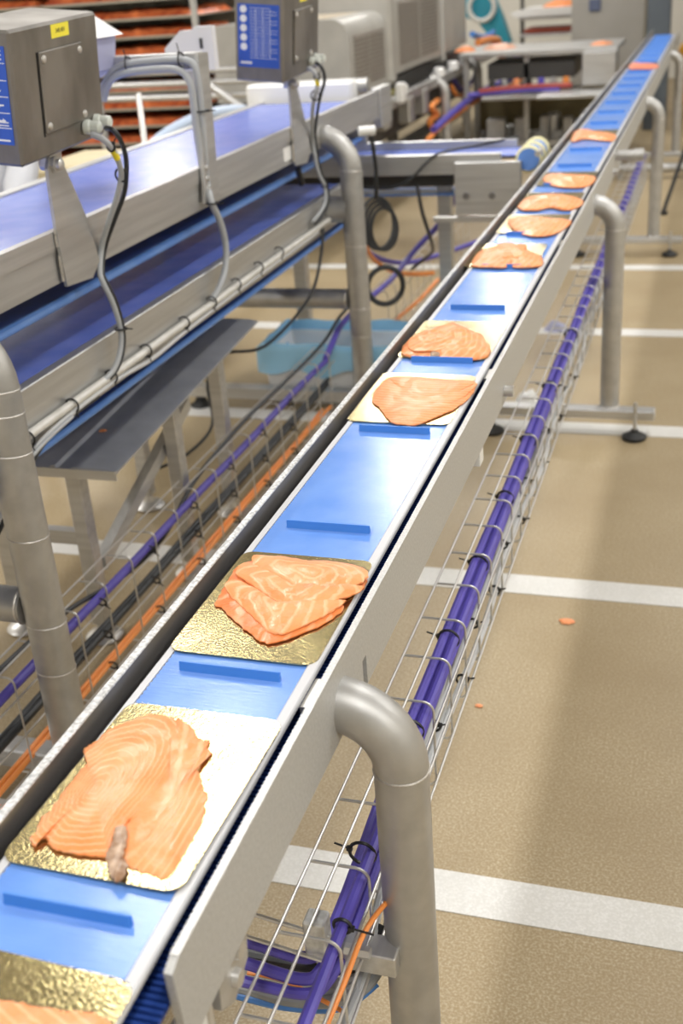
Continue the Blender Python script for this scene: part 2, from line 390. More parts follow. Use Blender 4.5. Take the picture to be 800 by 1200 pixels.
# ---------------------------------------------------------------- gold cards and salmon portions
def card(y, dx, rot, label):
    w2, l2, r, z = .099, .137, .018, ZB+.0012
    poly = []
    for cx, cy, a0 in ((w2-r, l2-r, 0), (-w2+r, l2-r, 90), (-w2+r, -l2+r, 180), (w2-r, -l2+r, 270)):
        for k in range(7): a = math.radians(a0+15*k); poly.append((cx+r*math.cos(a), cy+r*math.sin(a)))
    # finely divided top so the card can dish a little
    mb = MB(); n = len(poly); rings = 6; vs = []; fs = []
    def zz(x, y_): return .0012*((x/w2)**2) + .0010*noise.noise(Vector((x*16+y, y_*16, 0)))
    for q in range(1, rings+1):
        for p_ in poly: x_, y_ = p_[0]*q/rings, p_[1]*q/rings; vs.append((x_, y_, zz(x_, y_)))
    vs.append((0, 0, zz(0, 0))); c = len(vs)-1
    for k in range(n): fs.append((c, k, (k+1) % n))
    for q in range(rings-1):
        for k in range(n): k2 = (k+1) % n; fs.append((q*n+k, (q+1)*n+k, (q+1)*n+k2, q*n+k2))
    b = len(vs)
    for p_ in poly: vs.append((p_[0], p_[1], zz(*p_)-.0016))
    o_ = (rings-1)*n
    for k in range(n): k2 = (k+1) % n; fs.append((o_+k, b+k, b+k2, o_+k2))
    fs.append(tuple(b+k for k in reversed(range(n))))
    o = mb.add(vs, fs).build('gold_card', GOLD, ang=60)
    o.location = (dx, y, z+(.0018 if y > 1 or y < .6 else .0030)); o.rotation_euler = (0, math.radians(-1.3 if .6 < y < 1 else 0), math.radians(rot))
    return tag(o, label, 'card', 'gold cards on the slim belt')

def outline(pts, off, s, z=.932, jag=.0019, seed=0, sub=5):
    w_ = [P(off[0]+a*s, off[1]+b*s, 2, z) for a, b in pts]
    cl = [Vector((q.x, q.y, 0)) for q in w_]; m = len(cl); out = []
    for i in range(m):
        p0, p1, p2, p3 = cl[i-1], cl[i], cl[(i+1) % m], cl[(i+2) % m]
        for k in range(sub):
            t = k/sub; q = .5*((2*p1)+(p2-p0)*t+(2*p0-5*p1+4*p2-p3)*t*t+(3*p1-p0-3*p2+p3)*t**3)
            d = Vector((noise.noise(q*230+Vector((seed, 0, 0))), noise.noise(q*230+Vector((0, seed, 9))), 0))
            out.append(q+d*jag*1.6)
    return out
def slice_mesh(name, pts, centre, parent, m, z0, th, band, tilt=(0, 0), seed=0, dome=.5, fold=.0015, rings=22):
    """a flake of flesh: star shaped outline round a centre; band(x,y,r) drives the fat lines"""
    n = len(pts); c = Vector((centre[0], centre[1], 0)); vs = []; fs = []; bd = []
    def hh(p, r):
        e = 1-r**6
        h = th*(.45+.55*e) + dome*th*(1-r*r) + fold*noise.noise(Vector((p.x*45+seed, p.y*45, seed)))*(.4+.6*e)
        h += .00022*math.sin(band(p.x, p.y, r))*e
        return z0 + h + tilt[0]*(p.x-c.x)+tilt[1]*(p.y-c.y)
    for q in range(rings+1):
        r = (q/rings)**.85
        for p_ in pts:
            p = c+(p_-c)*r; vs.append((p.x, p.y, hh(p, r))); bd.append(band(p.x, p.y, r))
    for q in range(rings):
        for k in range(n): k2 = (k+1) % n; fs.append((q*n+k, (q+1)*n+k, (q+1)*n+k2, q*n+k2))
    b = len(vs)
    for p_ in pts: vs.append((p_.x, p_.y, z0+tilt[0]*(p_.x-c.x)+tilt[1]*(p_.y-c.y))); bd.append(band(p_.x, p_.y, 1))
    o_ = rings*n
    for k in range(n): k2 = (k+1) % n; fs.append((o_+k, b+k, b+k2, o_+k2))
    fs.append(tuple(b+k for k in reversed(range(n))))
    # make all faces wind upwards
    ar = sum(pts[i].x*pts[(i+1) % n].y-pts[(i+1) % n].x*pts[i].y for i in range(n))
    if ar < 0: fs = [tuple(reversed(f)) for f in fs]
    mb = MB().add(vs, fs); off = origin(parent)
    me = bpy.data.meshes.new(name); me.from_pydata([tuple(v-off) for v in mb.v], [], mb.f)
    at = me.attributes.new('band', 'FLOAT', 'POINT'); at.data.foreach_set('value', bd)
    me.materials.append(m); me.shade_smooth(); me.set_sharp_from_angle(angle=math.radians(70))
    o = bpy.data.objects.new(name, me); COL.objects.link(o); o.parent = parent
    return o
ZS = ZB+.0050
def portion(x, y, label):
    return thing('salmon_portion', label, 'salmon', (x, y, ZS), 'salmon portions on the gold cards')

YC = [.475, .850, 1.240, 2.045, 2.423, 3.205, 3.622, 3.992, 4.400, 5.50, 8.78]
names = ['cut off by the bottom edge', 'under the nearest full salmon portion', 'under the ridged salmon portion second from the front',
  'third full one, under flat arched slices', 'fourth full one, under the humped portion', 'fifth full one, under a spread ragged portion',
  'sixth full one up the belt', 'seventh full one up the belt', 'eighth full one up the belt', 'ninth full one, beyond two empty cleats', 'last one, far up the belt']
ROT = [-2, -1.5, 0, 0, 0, 1, 0, 0, 0, 0, 0]
DX = [0, 0, 0, -.006, -.005, -.02, -.003, 0, .006, -.008, -.008]
for i, y in enumerate(YC): card(y, DX[i], ROT[i], 'gold cardboard on the slim blue belt, ' + names[i])

# portion 0 (cut by the bottom of the frame)
t = portion(0, .46, 'salmon portion cut off by the bottom edge of the picture')
o_ = outline([(-60, 690), (0, 668), (100, 685), (250, 715), (400, 725), (490, 755), (520, 800), (500, 880), (380, 960), (200, 980), (-40, 930), (-140, 800)], (0, 1000), .25, seed=1)
slice_mesh('slice', o_, (.0, .47), t, SALM, ZS, .006, lambda x, y, r: (y*1.0+x*.5)*420, seed=2)
# portion 1: big, two lobes
C1 = (0, 780); S1 = .45
t = portion(0, .85, 'largest salmon portion, nearest full one, two lobes split by brown edge at bottom')
left = [(216, 215), (228, 200), (250, 188), (275, 165), (300, 150), (340, 135), (380, 122), (415, 120), (440, 126), (470, 150), (470, 200), (452, 240), (420, 290), (380, 340), (345, 380), (318, 415), (300, 440), (288, 462), (276, 488),
        (240, 487), (200, 481), (165, 474), (140, 468), (120, 450), (112, 440), (95, 450), (86, 462), (80, 440), (95, 425), (98, 405), (108, 388), (118, 395), (128, 370), (145, 348), (165, 318), (188, 290), (210, 262), (238, 236), (245, 222), (232, 216)]
right = [(440, 124), (455, 132), (462, 126), (480, 140), (500, 152), (520, 182), (545, 184), (538, 205), (552, 218), (528, 222), (522, 240), (515, 258), (522, 285), (527, 315), (540, 323), (532, 350), (534, 375), (520, 410), (500, 445), (470, 495), (450, 528), (430, 546), (400, 536), (360, 523), (335, 514),
         (318, 500), (312, 470), (318, 430), (335, 390), (370, 345), (410, 290), (440, 240), (440, 190)]
cl = P(C1[0]+250*S1, C1[1]+330*S1, 2, .93); cr = P(C1[0]+445*S1, C1[1]+350*S1, 2, .93)
def bl(x, y, r): return (r*.075 + (x-cl.x)*.15)*900
def brr(x, y, r): return (abs(x-cr.x)*.5 + (x-cr.x)*1.0 + r*.02)*430
slice_mesh('slice', outline(right, C1, S1, seed=3), cr, t, SALM, ZS, .0045, brr, seed=3, dome=.5)
slice_mesh('slice', outline(left, C1, S1, seed=4), cl, t, SALM, ZS+.0008, .0055, bl, seed=4, dome=.6, rings=30)
gf = [(300, 405), (320, 400), (330, 420), (326, 450), (318, 480), (330, 515), (305, 548), (285, 532), (276, 500), (272, 478), (286, 450), (292, 425)]
cg = P(C1[0]+302*S1, C1[1]+480*S1, 2, .94)
o = slice_mesh('grey_flesh_strip', outline(gf, C1, S1, z=.938, seed=5), cg, t, GREYF, ZS+.0050, .0022, lambda x, y, r: x*500, seed=5)
o['label'] = 'brown and grey strip of flesh between the lobes'
# portion 2: ridged, layered
C2 = (180, 480); S2 = .45
t = portion(0, 1.24, 'ridged layered salmon portion, second full one from the front')
base = [(215, 402), (262, 384), (330, 386), (450, 398), (520, 408), (555, 425), (545, 455), (490, 490), (492, 512), (440, 548), (370, 578), (310, 597), (285, 595), (268, 588), (240, 565), (205, 535), (175, 505), (156, 500), (168, 480), (185, 450)]
lay1 = [(262, 384), (330, 386), (395, 396), (450, 398), (520, 408), (558, 424), (552, 445), (525, 462), (480, 475), (430, 478), (380, 470), (340, 450), (300, 432), (262, 410)]
lay2 = [(222, 408), (250, 402), (290, 430), (330, 452), (380, 474), (440, 486), (500, 480), (545, 462), (530, 480), (480, 495), (420, 510), (360, 510), (320, 500), (280, 475), (245, 450), (215, 430)]
lay3 = [(185, 455), (205, 440), (240, 452), (275, 480), (315, 505), (360, 516), (430, 512), (500, 492), (480, 512), (440, 535), (390, 560), (340, 580), (300, 575), (270, 550), (235, 515), (205, 490)]
def cen(pts, off, s): 
    q = outline(pts, off, s, jag=0); return sum(q, Vector())/len(q)
def wv(x, y, r): return (r*.035 + y*.3+x*.1)*620
slice_mesh('slice', outline(base, C2, S2, seed=6), cen(base, C2, S2), t, SALM2, ZS, .004, wv, seed=6)
slice_mesh('slice', outline(lay3, C2, S2, seed=7), cen(lay3, C2, S2), t, SALM, ZS+.004, .0040, wv, seed=7, dome=.9)
slice_mesh('slice', outline(lay2, C2, S2, seed=8), cen(lay2, C2, S2), t, SALM, ZS+.0065, .0040, wv, seed=8, dome=.9)
slice_mesh('slice', outline(lay1, C2, S2, seed=9), cen(lay1, C2, S2), t, SALM, ZS+.0080, .0040, wv, seed=9, dome=.8)
# portion 3: flat arched slices
C3 = (400, 350); S3 = .3
t = portion(0, 2.04, 'flat salmon portion of arched overlapping slices, third full one from the front')
p3 = [(118, 388), (135, 345), (165, 315), (200, 297), (250, 302), (300, 302), (400, 311), (470, 315), (527, 318), (518, 350), (490, 385), (440, 420), (395, 440), (350, 458), (290, 482), (240, 480), (200, 474), (170, 445), (145, 410)]
q3 = [(150, 340), (200, 300), (300, 304), (400, 312), (524, 320), (500, 360), (440, 398), (360, 415), (280, 415), (200, 390)]
r3 = [(190, 310), (260, 304), (400, 314), (515, 322), (480, 350), (420, 372), (340, 380), (260, 365)]
def arc(x, y, r): return (math.hypot(x-.02, y-2.25))*560
slice_mesh('slice', outline(p3, C3, S3, seed=10), cen(p3, C3, S3), t, SALM, ZS, .0045, arc, seed=10)
slice_mesh('slice', outline(q3, C3, S3, seed=11), cen(q3, C3, S3), t, SALM, ZS+.0035, .0032, arc, seed=11)
slice_mesh('slice', outline(r3, C3, S3, seed=12), cen(r3, C3, S3), t, SALM, ZS+.0060, .0030, arc, seed=12)
# portion 4: humped
t = portion(0, 2.43, 'humped glossy salmon portion with a small dark spot, fourth full one')
p4 = [(234, 190), (245, 165), (290, 128), (340, 112), (385, 98), (430, 80), (470, 95), (505, 112), (545, 128), (565, 158), (580, 180), (572, 208), (530, 220), (480, 222), (400, 216), (360, 218), (300, 212), (245, 206)]
slice_mesh('slice', outline(p4, C3, S3, z=.936, seed=13), cen(p4, C3, S3), t, SALM, ZS, .009, lambda x, y, r: (x*.6+r*.04)*500, seed=13, dome=.9, fold=.006)
p4b = [(262, 150), (320, 122), (400, 100), (450, 95), (480, 130), (440, 160), (400, 190), (330, 195), (270, 190)]
slice_mesh('slice', outline(p4b, C3, S3, z=.942, seed=14), cen(p4b, C3, S3), t, SALM, ZS+.010, .005, lambda x, y, r: (x*.6-y*.4)*500, seed=15, fold=.004)
g4 = [(345, 200), (365, 196), (385, 204), (378, 216), (350, 216)]
o = slice_mesh('dark_flesh_spot', outline(g4, C3, S3, z=.936), cen(g4, C3, S3), t, GREYF, ZS+.006, .004, lambda x, y, r: 0, rings=6)
# portion 5..8
C5 = (560, 150); S5 = .25
SP = [
 ('ragged spread salmon portion overhanging its card on the left, fifth full one', 3.2, [(-28, 612), (0, 575), (30, 555), (80, 542), (115, 528), (160, 530), (195, 545), (222, 536), (226, 556), (215, 575), (285, 585), (303, 605), (295, 632), (240, 640), (170, 640), (150, 628), (120, 642), (60, 640), (-20, 636)]),
 ('half-moon salmon portion, sixth full one up the belt', 3.62, [(138, 425), (160, 412), (250, 410), (340, 415), (435, 425), (420, 450), (380, 475), (330, 492), (260, 496), (200, 482), (158, 455)]),
 ('wide arched salmon portion with a pale centre, seventh full one', 3.99, [(188, 362), (200, 338), (230, 318), (300, 306), (370, 304), (440, 312), (488, 328), (490, 348), (450, 368), (400, 374), (340, 362), (280, 374), (215, 374)]),
 ('oblong salmon portion, eighth full one up the belt', 4.4, [(305, 228), (330, 210), (400, 212), (480, 214), (548, 220), (542, 245), (500, 266), (430, 270), (360, 262), (322, 246)]),
 ('thin curved salmon strip, ninth portion beyond two empty cleats', 5.5, [(436, 45), (452, 12), (490, 0), (550, 10), (640, 22), (636, 50), (580, 50), (500, 42), (450, 55)])]
for i, (lb, y, pts) in enumerate(SP):
    t = portion(0, y, lb)
    slice_mesh('slice', outline(pts, C5, S5, z=.934, seed=20+i), cen(pts, C5, S5), t, SALM, ZS, .008, lambda x, y, r: (x+r*.05)*300, seed=20+i, dome=.8, fold=.004, rings=14)
    if i in (0, 2):
        c = cen(pts, C5, S5); inner = [c+(p-c)*.62+Vector((.0, .012, 0)) for p in outline(pts, C5, S5, seed=40+i)]
        slice_mesh('slice', inner, c, t, SALM, ZS+.010, .005, lambda x, y, r: (x+r*.05)*300, seed=33+i, fold=.004, rings=10)
t = portion(0, 8.78, 'reddish salmon strip, last portion far up the belt')
pts = [(485, 395), (500, 366), (560, 368), (645, 372), (655, 388), (600, 397), (540, 397)]
slice_mesh('slice', outline(pts, (640, 0), .2, z=.934, seed=50), cen(pts, (640, 0), .2), t, mat('pinkish_salmon', (.85, .27, .16), .35), ZS, .010, lambda x, y, r: x*300, seed=50, rings=8)

# ================================================================ wire cable trays
def tray(label, x_in, x_mid, x_out, ztop, zweb, y0, y1, pitch, phase, group=None, bottom=True, wr=.0024):
    t = thing('cable_tray', label, 'cable tray', (x_out, (y0+y1)/2, ztop), group)
    for x, z in [(x_in, ztop), (x_mid, ztop)]+[(x_out+.0045, z) for z in zweb]:
        MB().cyl((x, y0, z), (x, y1, z), wr, 8).build('long_wire', WIRE, t)
    r = .018; zb = zweb[-1]-.012
    path = [(x_in, 0, ztop-.005), (x_out-r, 0, ztop-.005)]
    for k in range(1, 6): a = PI/2*k/5; path.append((x_out-r+r*math.sin(a), 0, ztop-.005-r+r*math.cos(a)))
    path.append((x_out, 0, zb))
    if bottom: path += [(x_out-.008, 0, zb-.008), (x_out-.035, 0, zb-.008)]
    o0 = MB().tube([Vector(p)-Vector((x_out, 0, ztop)) for p in path], wr, 7).build('cross_wire', WIRE, t, local=True)
    k = 0; y = y0+phase
    while y < y1:
        if k == 0: o0.location = (0, y-(y0+y1)/2, 0)
        else: copy(o0, t, (0, y-(y0+y1)/2, 0))
        y += pitch; k += 1
    return t
tr = tray('wire basket cable tray low beside the right side of the slim conveyor', .062, .100, .143, .600, [.555, .502, .447], .60, 7.2, .1305, .125)
tl = tray('wire basket cable tray on the floor side between the two conveyors', -.950, -.912, -.878, .330, [.275, .178, .085], .9, 4.15, .1445, .02)
tf = tray('far stretch of wire basket cable tray beyond the elbow post', -.950, -.912, -.878, .330, [.275, .178, .085], 4.98, 6.9, .1445, .02)
def tie(c, r, parent, axis=(0, 1, 0), tail=(0.01, 0, .012)):
    mb = ring(c, axis, r, .0026, 16, 5)
    c = Vector(c); tl_ = Vector(tail); s_ = c+tl_.normalized()*r
    mb.box(s_-Vector((.004, .003, .003)), s_+Vector((.004, .003, .003))); mb.tube([s_, s_+tl_], .0016, 5)
    return mb.build('cable_tie', BLACK, parent)
def run(name, label, cat, pts, r, m, group=None, n=10, k=6, ties=()):
    o = cable(name, pts, r, m, None, n, k); tag(o, label, cat, group)
    for t_ in ties: tie(*t_[:2], o, *(t_[2:] or ()))
    return o
def wob(x, z, y0, y1, st, a, seed):
    out = []; y = y0; i = 0
    while y < y1+1e-6: out.append((x+a*noise.noise(Vector((seed, y*2.3, 0))), y, z+a*noise.noise(Vector((y*2.3, seed, 5))))); y += st; i += 1
    return out
# right tray: violet bundle under the top wires
RT = 'violet cables in the right tray'
run('violet_cable', 'violet cable running the whole right tray, outermost of the bundle', 'cable', [(.132, .55, .578), (.132, .9, .577)]+wob(.129, .574, 1.1, 7.1, .25, .004, 1), .0085, PURPLE, RT,
    ties=[((.132, 1.03, .577), .012, (0, 1, 0), (.03, 0, -.004))])
run('violet_cable', 'violet cable of the right tray, second from outside, bending down behind near leg', 'cable',
    [(-.06, 1.05, .50), (.0, 1.045, .498), (.06, 1.04, .495), (.088, 1.05, .50), (.100, 1.10, .52), (.108, 1.20, .548)]+wob(.112, .578, 1.4, 7.1, .25, .006, 2), .0085, PURPLE, RT,
    ties=[((.118, y, .572), .019, (0, 1, .0), (-.022, 0, .006)) for y in (1.17, 1.46, 1.74, 2.03, 2.35, 2.70, 3.10, 3.6)])
run('violet_cable', 'violet cable of the right tray, inner low one bending down behind near leg', 'cable',
    [(-.06, 1.03, .482), (.0, 1.025, .480), (.07, 1.02, .478), (.094, 1.035, .486), (.108, 1.10, .505), (.116, 1.20, .532)]+wob(.120, .562, 1.4, 7.1, .25, .006, 3), .0085, PURPLE, RT)
run('violet_cable', 'lowest violet cable crossing under the near end of the slim conveyor', 'cable',
    [(-.06, 1.015, .462), (.02, 1.01, .462), (.08, 1.01, .464), (.104, 1.03, .472), (.118, 1.10, .49), (.126, 1.22, .52), (.128, 1.4, .545)]+wob(.128, .553, 1.6, 3.2, .3, .003, 4), .008, PURPLE, RT)
# grey cables hanging in the web of the right tray
for i, (x, z, mm, lb) in enumerate([(.112, .515, GREYCAB, 'upper grey cable woven in the web of the right tray'), (.120, .490, LGREYCAB, 'middle light grey cable woven in the web of the right tray'),
                                (.112, .470, GREYCAB, 'lower grey cable woven in the web of the right tray'), (.128, .455, LGREYCAB, 'lowest light grey cable woven in the web of the right tray')]):
    st = [(-.05, .86+.03*i, .42-.02*i), (.02, .87+.03*i, .40-.02*i), (.10, .93+.02*i, .41-.02*i), (.135, 1.06, .43), (.125, 1.22, .45)] if i < 3 else [(.128, 1.3, .44)]
    run('grey_cable', lb, 'cable', st+wob(x, z-.01, 1.45, 7.0, .14, .020, 10+i), .0075, mm, 'grey cables in the right tray', n=8, k=4,
        ties=[((x, 1.5+.35*j+.1*i, z-.01), .011, (0, 1, 0), (.014, 0, .004)) for j in range(6)] if i % 2 else ())
def lat(l, z): return [P(a, b_, 2, z+dz) for a, b_, dz in l]
run('black_cable', 'thick black cable crossing under the near end of the right tray', 'cable', lat([(150, 1098, 0), (220, 1108, 0), (285, 1118, 0), (340, 1128, 0), (400, 1134, .0), (430, 1120, .02), (445, 1085, .04)], .40), .0105, BLKCAB,
    ties=[])
for k_, (dy, r_, m_, lb) in enumerate(((17, .008, LGREYCAB, 'light grey cable crossing just below the thick black one'), (30, .006, GREYCAB, 'thin grey cable crossing third from the top under the near end'), (42, .009, mat('mid_grey_sheath', (.28, .29, .30), .45), 'dark grey cable crossing just above the blue one'))):
    run('grey_cable', lb, 'cable', lat([(150, 1098+dy, 0), (220, 1106+dy, 0), (285, 1116+dy, 0), (340, 1130+dy, 0), (400, 1138+dy*.8, 0), (440, 1120+dy*.5, .02), (458, 1075, .04)], .385), r_, m_, 'cables crossing under the near end')
run('blue_cable', 'blue cable crossing under the near end of the right tray', 'cable', lat([(150, 1140, 0), (220, 1148, 0), (285, 1166, 0), (340, 1178, 0), (400, 1178, 0), (440, 1150, .02)], .375), .0085, BLUECAB)
run('orange_cable', 'thin orange cable crossing diagonally between the grey ones under the near end', 'cable', lat([(290, 1140, 0), (330, 1148, 0), (370, 1168, 0), (410, 1190, 0)], .40), .0032, ORANGE)
run('orange_cable', 'thin orange cable curling round the lower right tray beside near leg', 'cable', [(.10, .80, .45), (.125, .86, .49), (.150, .96, .545), (.160, 1.03, .57), (.175, 1.10, .565), (.19, 1.16, .54), (.185, 1.2, .48)], .0036, ORANGE)
run('orange_cable', 'thin orange cable looping low behind the near leg', 'cable', lat([(395, 1172, .02), (415, 1172, .0), (435, 1155, 0), (444, 1130, .02), (448, 1105, .05)], .33), .0036, ORANGE)
# clamp bracket joining tray and near leg
t = thing('tray_bracket', 'square steel bracket holding the right tray to the near leg', 'bracket', (.14, 1.09, .49))
MB().box((.075, 1.06, .465), (.19, 1.10, .50), .002).build('square_tube', STEEL, t)
MB().box((.073, 1.035, .50), (.103, 1.065, .565), .003).build('end_cap', noise_mat('dull_alloy', (.5, .5, .48), (.7, .7, .68), 80, .5, .6, .3), t)
MB().tube([(.125, 1.05, .515), (.16, 1.05, .515)], .009, 6).build('bolt', WIRE, t)
t = thing('tray_hanger', 'pair of bright wire hangers crossing under the near end of the slim conveyor', 'hanger', (.0, 1.0, .56))
for z, y in ((.535, 1.055), (.512, 1.035), (.40, .84)): MB().cyl((-.1, y+.02, z), (.11, y-.01, z), .003, 8).build('hanger_wire', WIRE, t)

# left tray cables
g = 'cables in the left tray'
for (x, z, r, m, nm, lb, s_, st) in [
    (-.893, .292, .0115, PURPLE, 'violet_cable', 'thick violet cable lying on the upper web wire of the left tray', 31, .3),
    (-.905, .280, .0100, PURPLE, 'violet_cable', 'violet cable pressed behind the thick one in the left tray', 32, .3),
    (-.892, .193, .0100, BLKCAB, 'black_cable', 'thick black cable on the middle wire of the left tray', 33, .3),
    (-.905, .196, .0085, BLKCAB, 'black_cable', 'black corrugated cable behind the middle wire of the left tray', 34, .14),
    (-.892, .097, .0068, ORANGE, 'orange_cable', 'orange cable on the lowest wire of the left tray, outer of the pair', 35, .3),
    (-.905, .100, .0062, ORANGE, 'orange_cable', 'orange cable on the lowest wire of the left tray, inner of the pair', 36, .25)]:
    run(nm, lb, 'cable', wob(x, z, .8, 4.16, st, .005, s_), r, m, g)
for k in range(20):
    y = 1.04+.1445*k
    if y > 4.05: break
    if k % 2 == 0:
        for z in (.285, .19, .095): tie((-.882, y, z), .013, tl, (0, 1, .3), (.012, 0, -.010))
run('black_cable', 'thin black flex sagging along the top wires of the left tray', 'cable',
    [(-.93, 1.5, .33), (-.925, 1.9, .325), (-.915, 2.1, .315), (-.905, 2.35, .27), (-.905, 2.6, .26), (-.915, 2.85, .315), (-.925, 3.1, .33), (-.93, 3.4, .335), (-.92, 3.7, .34), (-.90, 4.1, .36), (-.9, 4.35, .40), (-.88, 4.6, .42)], .0065, BLKCAB)
run('violet_cable', 'violet cable climbing from the far tray towards the cross conveyor', 'cable',
    [(-.893, 4.10, .295), (-.893, 4.2, .33), (-.90, 4.35, .36), (-.89, 4.6, .37), (-.86, 5.0, .38), (-.80, 5.25, .46), (-.70, 5.3, .56), (-.62, 5.22, .66), (-.56, 5.1, .76)], .013, PURPLE)
run('orange_cable', 'orange cable snaking in the far tray beyond the elbow post', 'cable', wob(-.885, .14, 4.95, 5.3, .10, .03, 61)+[(-.85, 5.5, .15), (-.80, 5.7, .2)], .010, ORANGE)
run('violet_cable', 'violet cable looping down behind the elbow post', 'cable', [(-1.0, 4.8, .72), (-.98, 4.9, .60), (-.95, 5.1, .46), (-.88, 5.4, .36), (-.75, 5.7, .34), (-.6, 5.9, .36)], .012, PURPLE)
run('orange_cable', 'orange cable looping down behind the elbow post', 'cable', [(-1.0, 4.75, .68), (-.93, 4.75, .72), (-.92, 4.8, .62), (-.94, 5.0, .48), (-.92, 5.3, .34), (-.85, 5.5, .28), (-.8, 5.6, .26)], .011, ORANGE)

# ================================================================ double deck machine on the left
XM = -.90
dm = thing('double_deck_conveyor', 'wide two-deck steel conveyor with lilac blue belts at the left', 'conveyor', (-1.2, 3, 0))
YA, YB = .6, 5.10
def bxp(name, a, b, m, bev=.002, par=dm): return MB().box(a, b, bev).build(name, m, par)
# upper deck
MB().prism([(XM+.000, 1.150), (XM+.0, 1.192), (XM-.022, 1.192), (XM-.022, 1.150)], 1, YA, YB).build('upper_lip', STEEL, dm)
MB().prism([(XM-.004, 1.075), (XM-.004, 1.1495), (XM-.045, 1.1495), (XM-.045, 1.075)], 1, YA, YB).build('upper_side_rail', STEEL, dm)
bxp('upper_belt', (-1.43, YA, 1.150), (XM-.023, YB-.05, 1.157), BELT2)
bxp('upper_far_rail', (-1.47, YA, 1.08), (-1.431, YB, 1.162), STEEL)
bxp('upper_return_belt', (-1.43, YA, 1.004), (XM-.062, YB-.1, 1.012), NAVY)  # shade under the upper deck put into the navy colour
MB().cyl((XM-.062, YA, 1.006), (XM-.062, YB-.1, 1.006), .012, 10).build('return_belt_lit_edge', BELT, dm)  # lit edge of the strand, painted in the brighter belt blue
# lower deck
bxp('lower_side_rail', (XM-.03, YA, .765), (XM, YB-.45, .897), STEEL)
bxp('lower_belt', (-1.43, YA, .868), (XM-.031, YB-.45, .876), BELT2)
bxp('lower_far_rail', (-1.47, YA, .78), (-1.431, YB-.4, .90), STEEL)
bxp('lower_return_belt', (-1.42, YA, .722), (XM-.03, YB-.5, .730), NAVY)  # navy stands for the shade below the lower rail
MB().cyl((XM-.028, YA, .725), (XM-.028, YB-.5, .725), .009, 8).build('return_belt_lit_edge', BELT, dm)  # brighter blue paints the light along this edge
# posts with elbows
for i, y in enumerate((1.84, 4.30)):
    pth = elbow(-.93, 1.115, .13, 1, y, .10)
    lg = MB().tube(pth, .043, 32).build('post', SATIN, dm, ang=50)
    for z in ((.985, .70, .45, .335) if i else (.985, .935, .85, .66, .45, .33)):
        ring((-.80, y, z), (.05, .08, 1), .0430, .0016, 44).build('weld_seam', WELD, lg)
    MB().cyl((-.84, y, .485), (-1.62, y, .485), .040, 24).build('cross_tube', SATIN, lg)
    ring((-.848, y, .485), (1, 0, 0), .0405, .0022, 32).build('weld_seam', WELD, lg)
    bxp('foot_beam', (-1.7, y-.03, .05), (-.72, y+.03, .10), STEELX, .004, lg)
    MB().cyl((-.90, y, .84), (-.82, y, .84), .05, 20).build('side_hub', SATIN, lg)
    for x in (-.78, -1.55):
        MB().lathe((x, y+.10*(i == 0), 0), [(.045, 0), (.05, .008), (.03, .02), (.012, .05)], 20).build('foot_pad', RUBBER, lg)
    MB().tube([(-1.62, y, .1), (-1.62, y, 1.08)], .04, 20).build('rear_post', SATIN, lg)
# white guide block closing the far end of the upper belt, roller under it
bxp('white_guide_block', (-1.52, YB, 1.13), (-1.02, YB+.10, 1.235), WHITE, .012)
MB().cyl((-1.45, YB+.13, 1.20), (-.98, YB+.13, 1.20), .035, 20).build('end_roller', SATIN, dm)
bxp('end_plate', (XM-.03, YB, 1.04), (XM+.01, YB+.18, 1.20), STEEL)
bxp('end_plate', (XM-.02, YB-.55, .72), (XM+.02, YB-.40, .90), STEEL)
bxp('end_cross_plate', (-1.43, YB-.12, .98), (XM-.03, YB-.10, 1.06), STEELX)
bxp('white_sticker', (XM-.0045, 3.86, 1.09), (XM-.0035, 4.0, 1.135), WHITE, 0)
t_ = MB().cyl((XM-.006, 4.0, 1.045), (XM-.006, 4.03, .985), .012, 10).build('sensor', BLACK, dm)
# cable conduit with ties along the lower rail
cd = MB().cyl((XM+.014, 1.2, .800), (XM+.014, 4.25, .810), .0105, 14).build('conduit', noise_mat('pale_conduit', (.62, .61, .57), (.72, .71, .68), 20, .35, .2), dm)
for i in range(9): tie((XM+.014, 2.03+.2*i+(.05 if i > 3 else 0), .797+.003*i), .017, dm, (0, 1, 0), (.006, 0, -.014))
run('grey_cable', 'grey cable tied under the conduit of the lower deck, sagging', 'cable', [(-.93, 1.85, .60), (-.90, 1.95, .70), (-.885, 2.05, .765), (-.882, 2.2, .785), (-.883, 2.45, .788), (-.885, 2.65, .775), (-.885, 2.85, .782), (-.885, 3.2, .790), (-.885, 4.1, .795)], .006, LGREYCAB)
run('black_cable', 'black cable hanging from the conduit end beside the near post', 'cable', [(-.95, 1.85, .56), (-.905, 1.95, .67), (-.89, 2.05, .745), (-.885, 2.15, .775), (-.885, 2.35, .780)], .006, BLKCAB)
run('grey_cable', 'thin grey cable beside the black one at the conduit end', 'cable', [(-.94, 1.82, .58), (-.895, 1.92, .69), (-.875, 2.02, .762), (-.872, 2.2, .785)], .005, GREYCAB)
